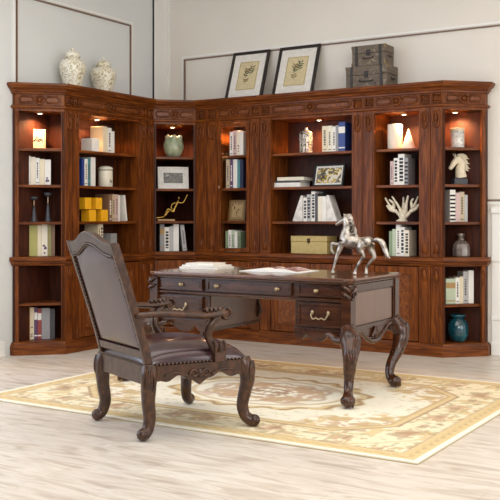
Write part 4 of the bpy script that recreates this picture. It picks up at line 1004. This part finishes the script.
# ------------------------------------------------------------------ armchair
def build_chair():
    r = thing('armchair', 'carved dark wood armchair with burgundy leather seat and back, facing the desk', 'armchair', (-3.187, 4.235, 0), R(-25))
    def yb(z): t = max(0, (z-.36)/.70); return -.275-.215*t**1.12
    # seat rail (trapezoid ring) with scalloped lower edge
    fl = Vector((-.345, .30)); frr = Vector((.345, .30)); rl = Vector((-.295, -.29)); rr = Vector((.295, -.29))
    m = MB(); cars = []; nl = MB()
    for A, B in ((rl, fl), (fl, frr), (frr, rr), (rr, rl)):
        rear = A == rr
        d = (B-A); L = d.length; d.normalize(); o = Vector((-d.y, d.x)); n = 36; vs = []
        for k in range(n+1):
            t = k/n; s = min(t, 1-t)*L; z = .312-.02*math.exp(-(s/.06)**2)-.035*math.exp(-((t-.5)*L/.05)**2)+.02*math.exp(-((abs(t-.5)*L-.11)/.035)**2)-.008*math.cos(s*60)
            if rear: z = .292
            p = A+d*t*L
            for off in (0.016, -.016):
                q = p+o*off; vs += [(q.x, q.y, z), (q.x, q.y, .392)]
        fs = []
        for k in range(n):
            a = 4*k; b = a+4; fs += [(a, a+1, b+1, b), (a+2, b+2, b+3, a+3), (a+1, a+3, b+3, b+1), (a, b, b+2, a+2)]
        fs += [(0, 2, 3, 1), (4*n, 4*n+1, 4*n+3, 4*n+2)]
        m.add(vs, fs)
        out = lambda t, e: A+d*t*L+o*e
        c = out(.5, .020)
        car = MB()
        for s in (() if rear else (-1, 1)):
            pts = []
            for k in range(9):
                a = k*.75; rad = .026*(1-k/12); q = out(.5, .022)+d*s*(.035+rad*math.cos(a)*1.0); pts.append((q.x, q.y, .335+rad*math.sin(a)))
            car.tube(pts, [.008]*7+[.006, .004], 6)
            q1, q2, q3 = [out(.5, .02)+d*s*x for x in (.07, .14, .21)]
            car.tube([(q1.x, q1.y, .325), (q2.x, q2.y, .35), (q3.x, q3.y, .338)], [.010, .007, .004], 6)
        if not rear: car.ball((c.x, c.y, .338), .022, 10, (1, 1, 1.2))
        if not rear: cars.append(car)
        k = int(L/.022)
        for i in range(k+1): q = out(i/k, .014); nl.ball((q.x, q.y, .398), .0062, 6)
    rail = m.build('seat_rail', CHAIRW, r, bevel=.002)
    for car in cars: car.build('rail_carving', CHAIRW, rail, smooth=True)
    # seat cushion: domed
    n = 22; vs = []; fs = []
    for j in range(n+1):
        for i in range(n+1):
            a, b = -1+2*i/n, -1+2*j/n
            # round the square slightly
            y = -.30+(.30+.30)*(b+1)/2+.02*b*(1-a*a)*(b > 0); w = .29+(.345-.29)*(b+1)/2
            dome = (1-abs(a)**2.6)*(1-abs(b)**2.6)
            z = .40+.108*dome**.42 if dome > 0 else .40
            vs.append((a*(w+.010*(1-abs(b)**3)), y, z))
    for j in range(n):
        for i in range(n): q = j*(n+1)+i; fs.append((q, q+1, q+n+2, q+n+1))
    top = len(vs); ring = [i for i in range(n+1)]+[j*(n+1)+n for j in range(1, n+1)]+[n*(n+1)+i for i in range(n-1, -1, -1)]+[j*(n+1) for j in range(n-1, 0, -1)]
    vs += [(vs[i][0]*.99, vs[i][1]*.99, .3925) for i in ring]; k = len(ring)
    fs += [(ring[i], top+i, top+(i+1) % k, ring[(i+1) % k]) for i in range(k)]+[tuple(range(top, top+k))]
    cu = MB().add(vs, fs).build('seat_cushion', LEATH, r, smooth=True)
    nl.build('nailhead_trim', NAIL, cu, smooth=True)
    # legs
    for sx in (-1, 1):
        for sy in (-1, 1):
            X, Y = sx*(.325 if sy > 0 else .285), (.285 if sy > 0 else -.275)
            f = 1 if sy > 0 else 1.0
            if sy > 0: P = [(X, Y, .392), (X+sx*.012, Y+.012, .345), (X+sx*.018, Y+.022, .28), (X+sx*.010, Y+.010, .20), (X-.0, Y-.0, .12), (X+sx*.012, Y+.010, .06), (X+sx*.032, Y+.035, .035), (X+sx*.046, Y+.05, .03)]
            else: P = [(X, Y, .392), (X+sx*.010, Y-.008, .345), (X+sx*.012, Y-.012, .28), (X+sx*.006, Y-.010, .20), (X+sx*.0, Y+.0, .12), (X+sx*.006, Y-.012, .06), (X+sx*.010, Y-.034, .036), (X+sx*.012, Y-.046, .032)]
            m = MB(); m.tube(P, [.042, .047, .042, .037, .034, .032, .033, .027], 14, 6)
            fx, fy = P[-1][0], P[-1][1]; m.ball((fx, fy, .034), .034, 12)
            zf = .0128 if sy > 0 else .0008
            m.v = [(a, b, max(c, 0)+zf*(1 if c < .1 else max(0, 1-(c-.1)/.2))) for a, b, c in m.v]
            lg = m.build('leg', CHAIRW, r, smooth=True)
            q = MB(); e = Vector((sx, sy*.8 if sy > 0 else -.5, 0)).normalized()
            for k in range(5):
                a = -.9+k*.45; sd = Vector((-e.y, e.x, 0))*a*.03; K = Vector(P[1])+e*.040
                q.tube([K+sd*.6+Vector((0, 0, .035)), K+sd+Vector((0, 0, .0)), K+sd*1.1-Vector((0, 0, .05))-e*.002, K+sd*.3-Vector((0, 0, .11))-e*.010], [.005, .009, .008, .003], 6)
            sp = []
            for k in range(9):
                a = k*.8; rad = .022*(1-k/11); sp.append(K_ if False else (P[0][0]+e.x*.036-e.y*rad*math.cos(a), P[0][1]+e.y*.036+e.x*rad*math.cos(a), .37+rad*math.sin(a)))
            q.tube(sp, .006, 6)
            q.build('knee_carving', CHAIRW, lg, smooth=True)
    # back frame
    def ztop(x): return 1.045+.062*(.5+.5*math.cos(PI*min(1, abs(x)/.25)))
    m = MB()
    for s in (-1, 1):
        vs = []; zs = [.36+.69*k/14 for k in range(15)]
        for z in zs:
            y = yb(z); w = .028
            for dx, dy in ((-w/2, -.024), (w/2, -.024), (w/2, .024), (-w/2, .024)): vs.append((s*.285+dx+s*.01*(z-.36), y+dy, z))
        fs = [(3, 2, 1, 0)]+[tuple(56+i for i in range(4))]
        for k in range(14):
            for i in range(4): fs.append((4*k+i, 4*k+(i+1) % 4, 4*k+4+(i+1) % 4, 4*k+4+i))
        m.add(vs, fs)
    def band(lo, hi, t0, t1, n=40, xw=.2985):
        vs = []; fs = []
        for k in range(n+1):
            x = -xw+2*xw*k/n; a, b = lo(x), hi(x)
            vs += [(x, yb(a)+t0, a), (x, yb(a)+t1, a), (x, yb(b)+t1, b), (x, yb(b)+t0, b)]
        for k in range(n):
            for i in range(4): fs.append((4*k+i, 4*k+(i+1) % 4, 4*k+4+(i+1) % 4, 4*k+4+i))
        fs += [(0, 1, 2, 3), tuple(4*n+i for i in (3, 2, 1, 0))]; return vs, fs
    m.add(*band(lambda x: ztop(x)-.060, lambda x: ztop(x), -.022, .024))
    m.add(*band(lambda x: .43, lambda x: .475, -.020, .020, xw=.28))
    bf = m.build('backrest_frame', CHAIRW, r, bevel=.004)
    # rolled crest moulding on the rear
    q = MB()
    q.tube([(x, yb(ztop(x)-.066)-.022, ztop(x)-.066) for x in [-.27+.54*k/18 for k in range(19)]], .0055, 6, 2)
    q.build('crest_moulding', CHAIRW, bf, smooth=True)
    # leather panel
    n = 24; vs = []; fs = []
    for side in (-1, 1):
        for j in range(n+1):
            for i in range(n+1):
                a = -1+2*i/n; x = a*.272; zt = ztop(x)-.062; z = .474+(zt-.474)*j/n; b = -1+2*j/n
                bul = (.012 if side < 0 else .030)*((1-a**4)*(1-b**4))**.6
                vs.append((x*(1+.02*(z-.5)), yb(z)+side*(.010+bul), z))
    k = (n+1)**2
    for sd in (0, 1):
        for j in range(n):
            for i in range(n): q = sd*k+j*(n+1)+i; fs.append((q, q+1, q+n+2, q+n+1))
    ring = [i for i in range(n+1)]+[j*(n+1)+n for j in range(1, n+1)]+[n*(n+1)+i for i in range(n-1, -1, -1)]+[j*(n+1) for j in range(n-1, 0, -1)]
    L = len(ring); fs += [(ring[i], ring[(i+1) % L], k+ring[(i+1) % L], k+ring[i]) for i in range(L)]
    bp = MB().add(vs, fs).build('back_panel', LEATH, r, smooth=True)
    q = MB()
    for s_ in (-1, 1):
        yo = s_*.021
        for k in range(25): x = -.262+.524*k/24; z = ztop(x)-.078; q.ball((x, yb(z)+yo, z), .006, 6)
        for k in range(24):
            z = .49+k*.0215
            for s in (-1, 1): q.ball((s*.264, yb(z)+yo, z), .0045, 6)
    q.build('nailhead_trim', NAIL, bp, smooth=True)
    # arms
    for s in (-1, 1):
        x0 = s*.30
        m = MB(); m.tube([(x0-s*.006, yb(.67)-.0, .665), (x0+s*.012, -.22, .668), (x0+s*.03, -.06, .655), (x0+s*.035, .06, .648), (x0+s*.034, .14, .655), (x0+s*.032, .175, .662)], [.026, .028, .028, .030, .033, .028], 12, flat=.62)
        ar = m.build('armrest', CHAIRW, r, smooth=True)
        q = MB()
        for side in (-1, 1):
            pts = []
            for k in range(12):
                a = -k*.62+PI/2; rad = .036*(1-k/15); pts.append((x0+s*.032+side*.020, .165+rad*math.cos(a), .648+rad*math.sin(a)))
            q.tube(pts, [.010]*10+[.008, .006], 7)
        q.ball((x0+s*.032, .168, .648), .034, 12, (.8, 1, 1))
        for k in range(4): q.tube([(x0+s*.03-.022, .04+k*.028, .668), (x0+s*.03, .052+k*.028, .682), (x0+s*.03+.022, .04+k*.028, .668)], [.006, .010, .006], 6)
        q.build('arm_scroll', CHAIRW, ar, smooth=True)
        m = MB(); m.tube([(x0+s*.034, .125, .638), (x0+s*.030, .075, .59), (x0+s*.020, .065, .53), (x0+s*.022, .10, .47), (x0+s*.026, .12, .42), (x0+s*.026, .12, .385)], [.024, .024, .022, .026, .032, .030], 10)
        sp = m.build('arm_support', CHAIRW, r, smooth=True)
        q = MB().box(x0+s*.026-.036, x0+s*.026+.036, .085, .155, .39, .445)
        for k in range(3): q.tube([(x0+s*.058, .09+k*.03, .45), (x0+s*.064, .09+k*.03, .48), (x0+s*.05, .085+k*.03, .51)], [.010, .012, .004], 6)
        q.build('support_block', CHAIRW, sp, bevel=.006)
build_chair()
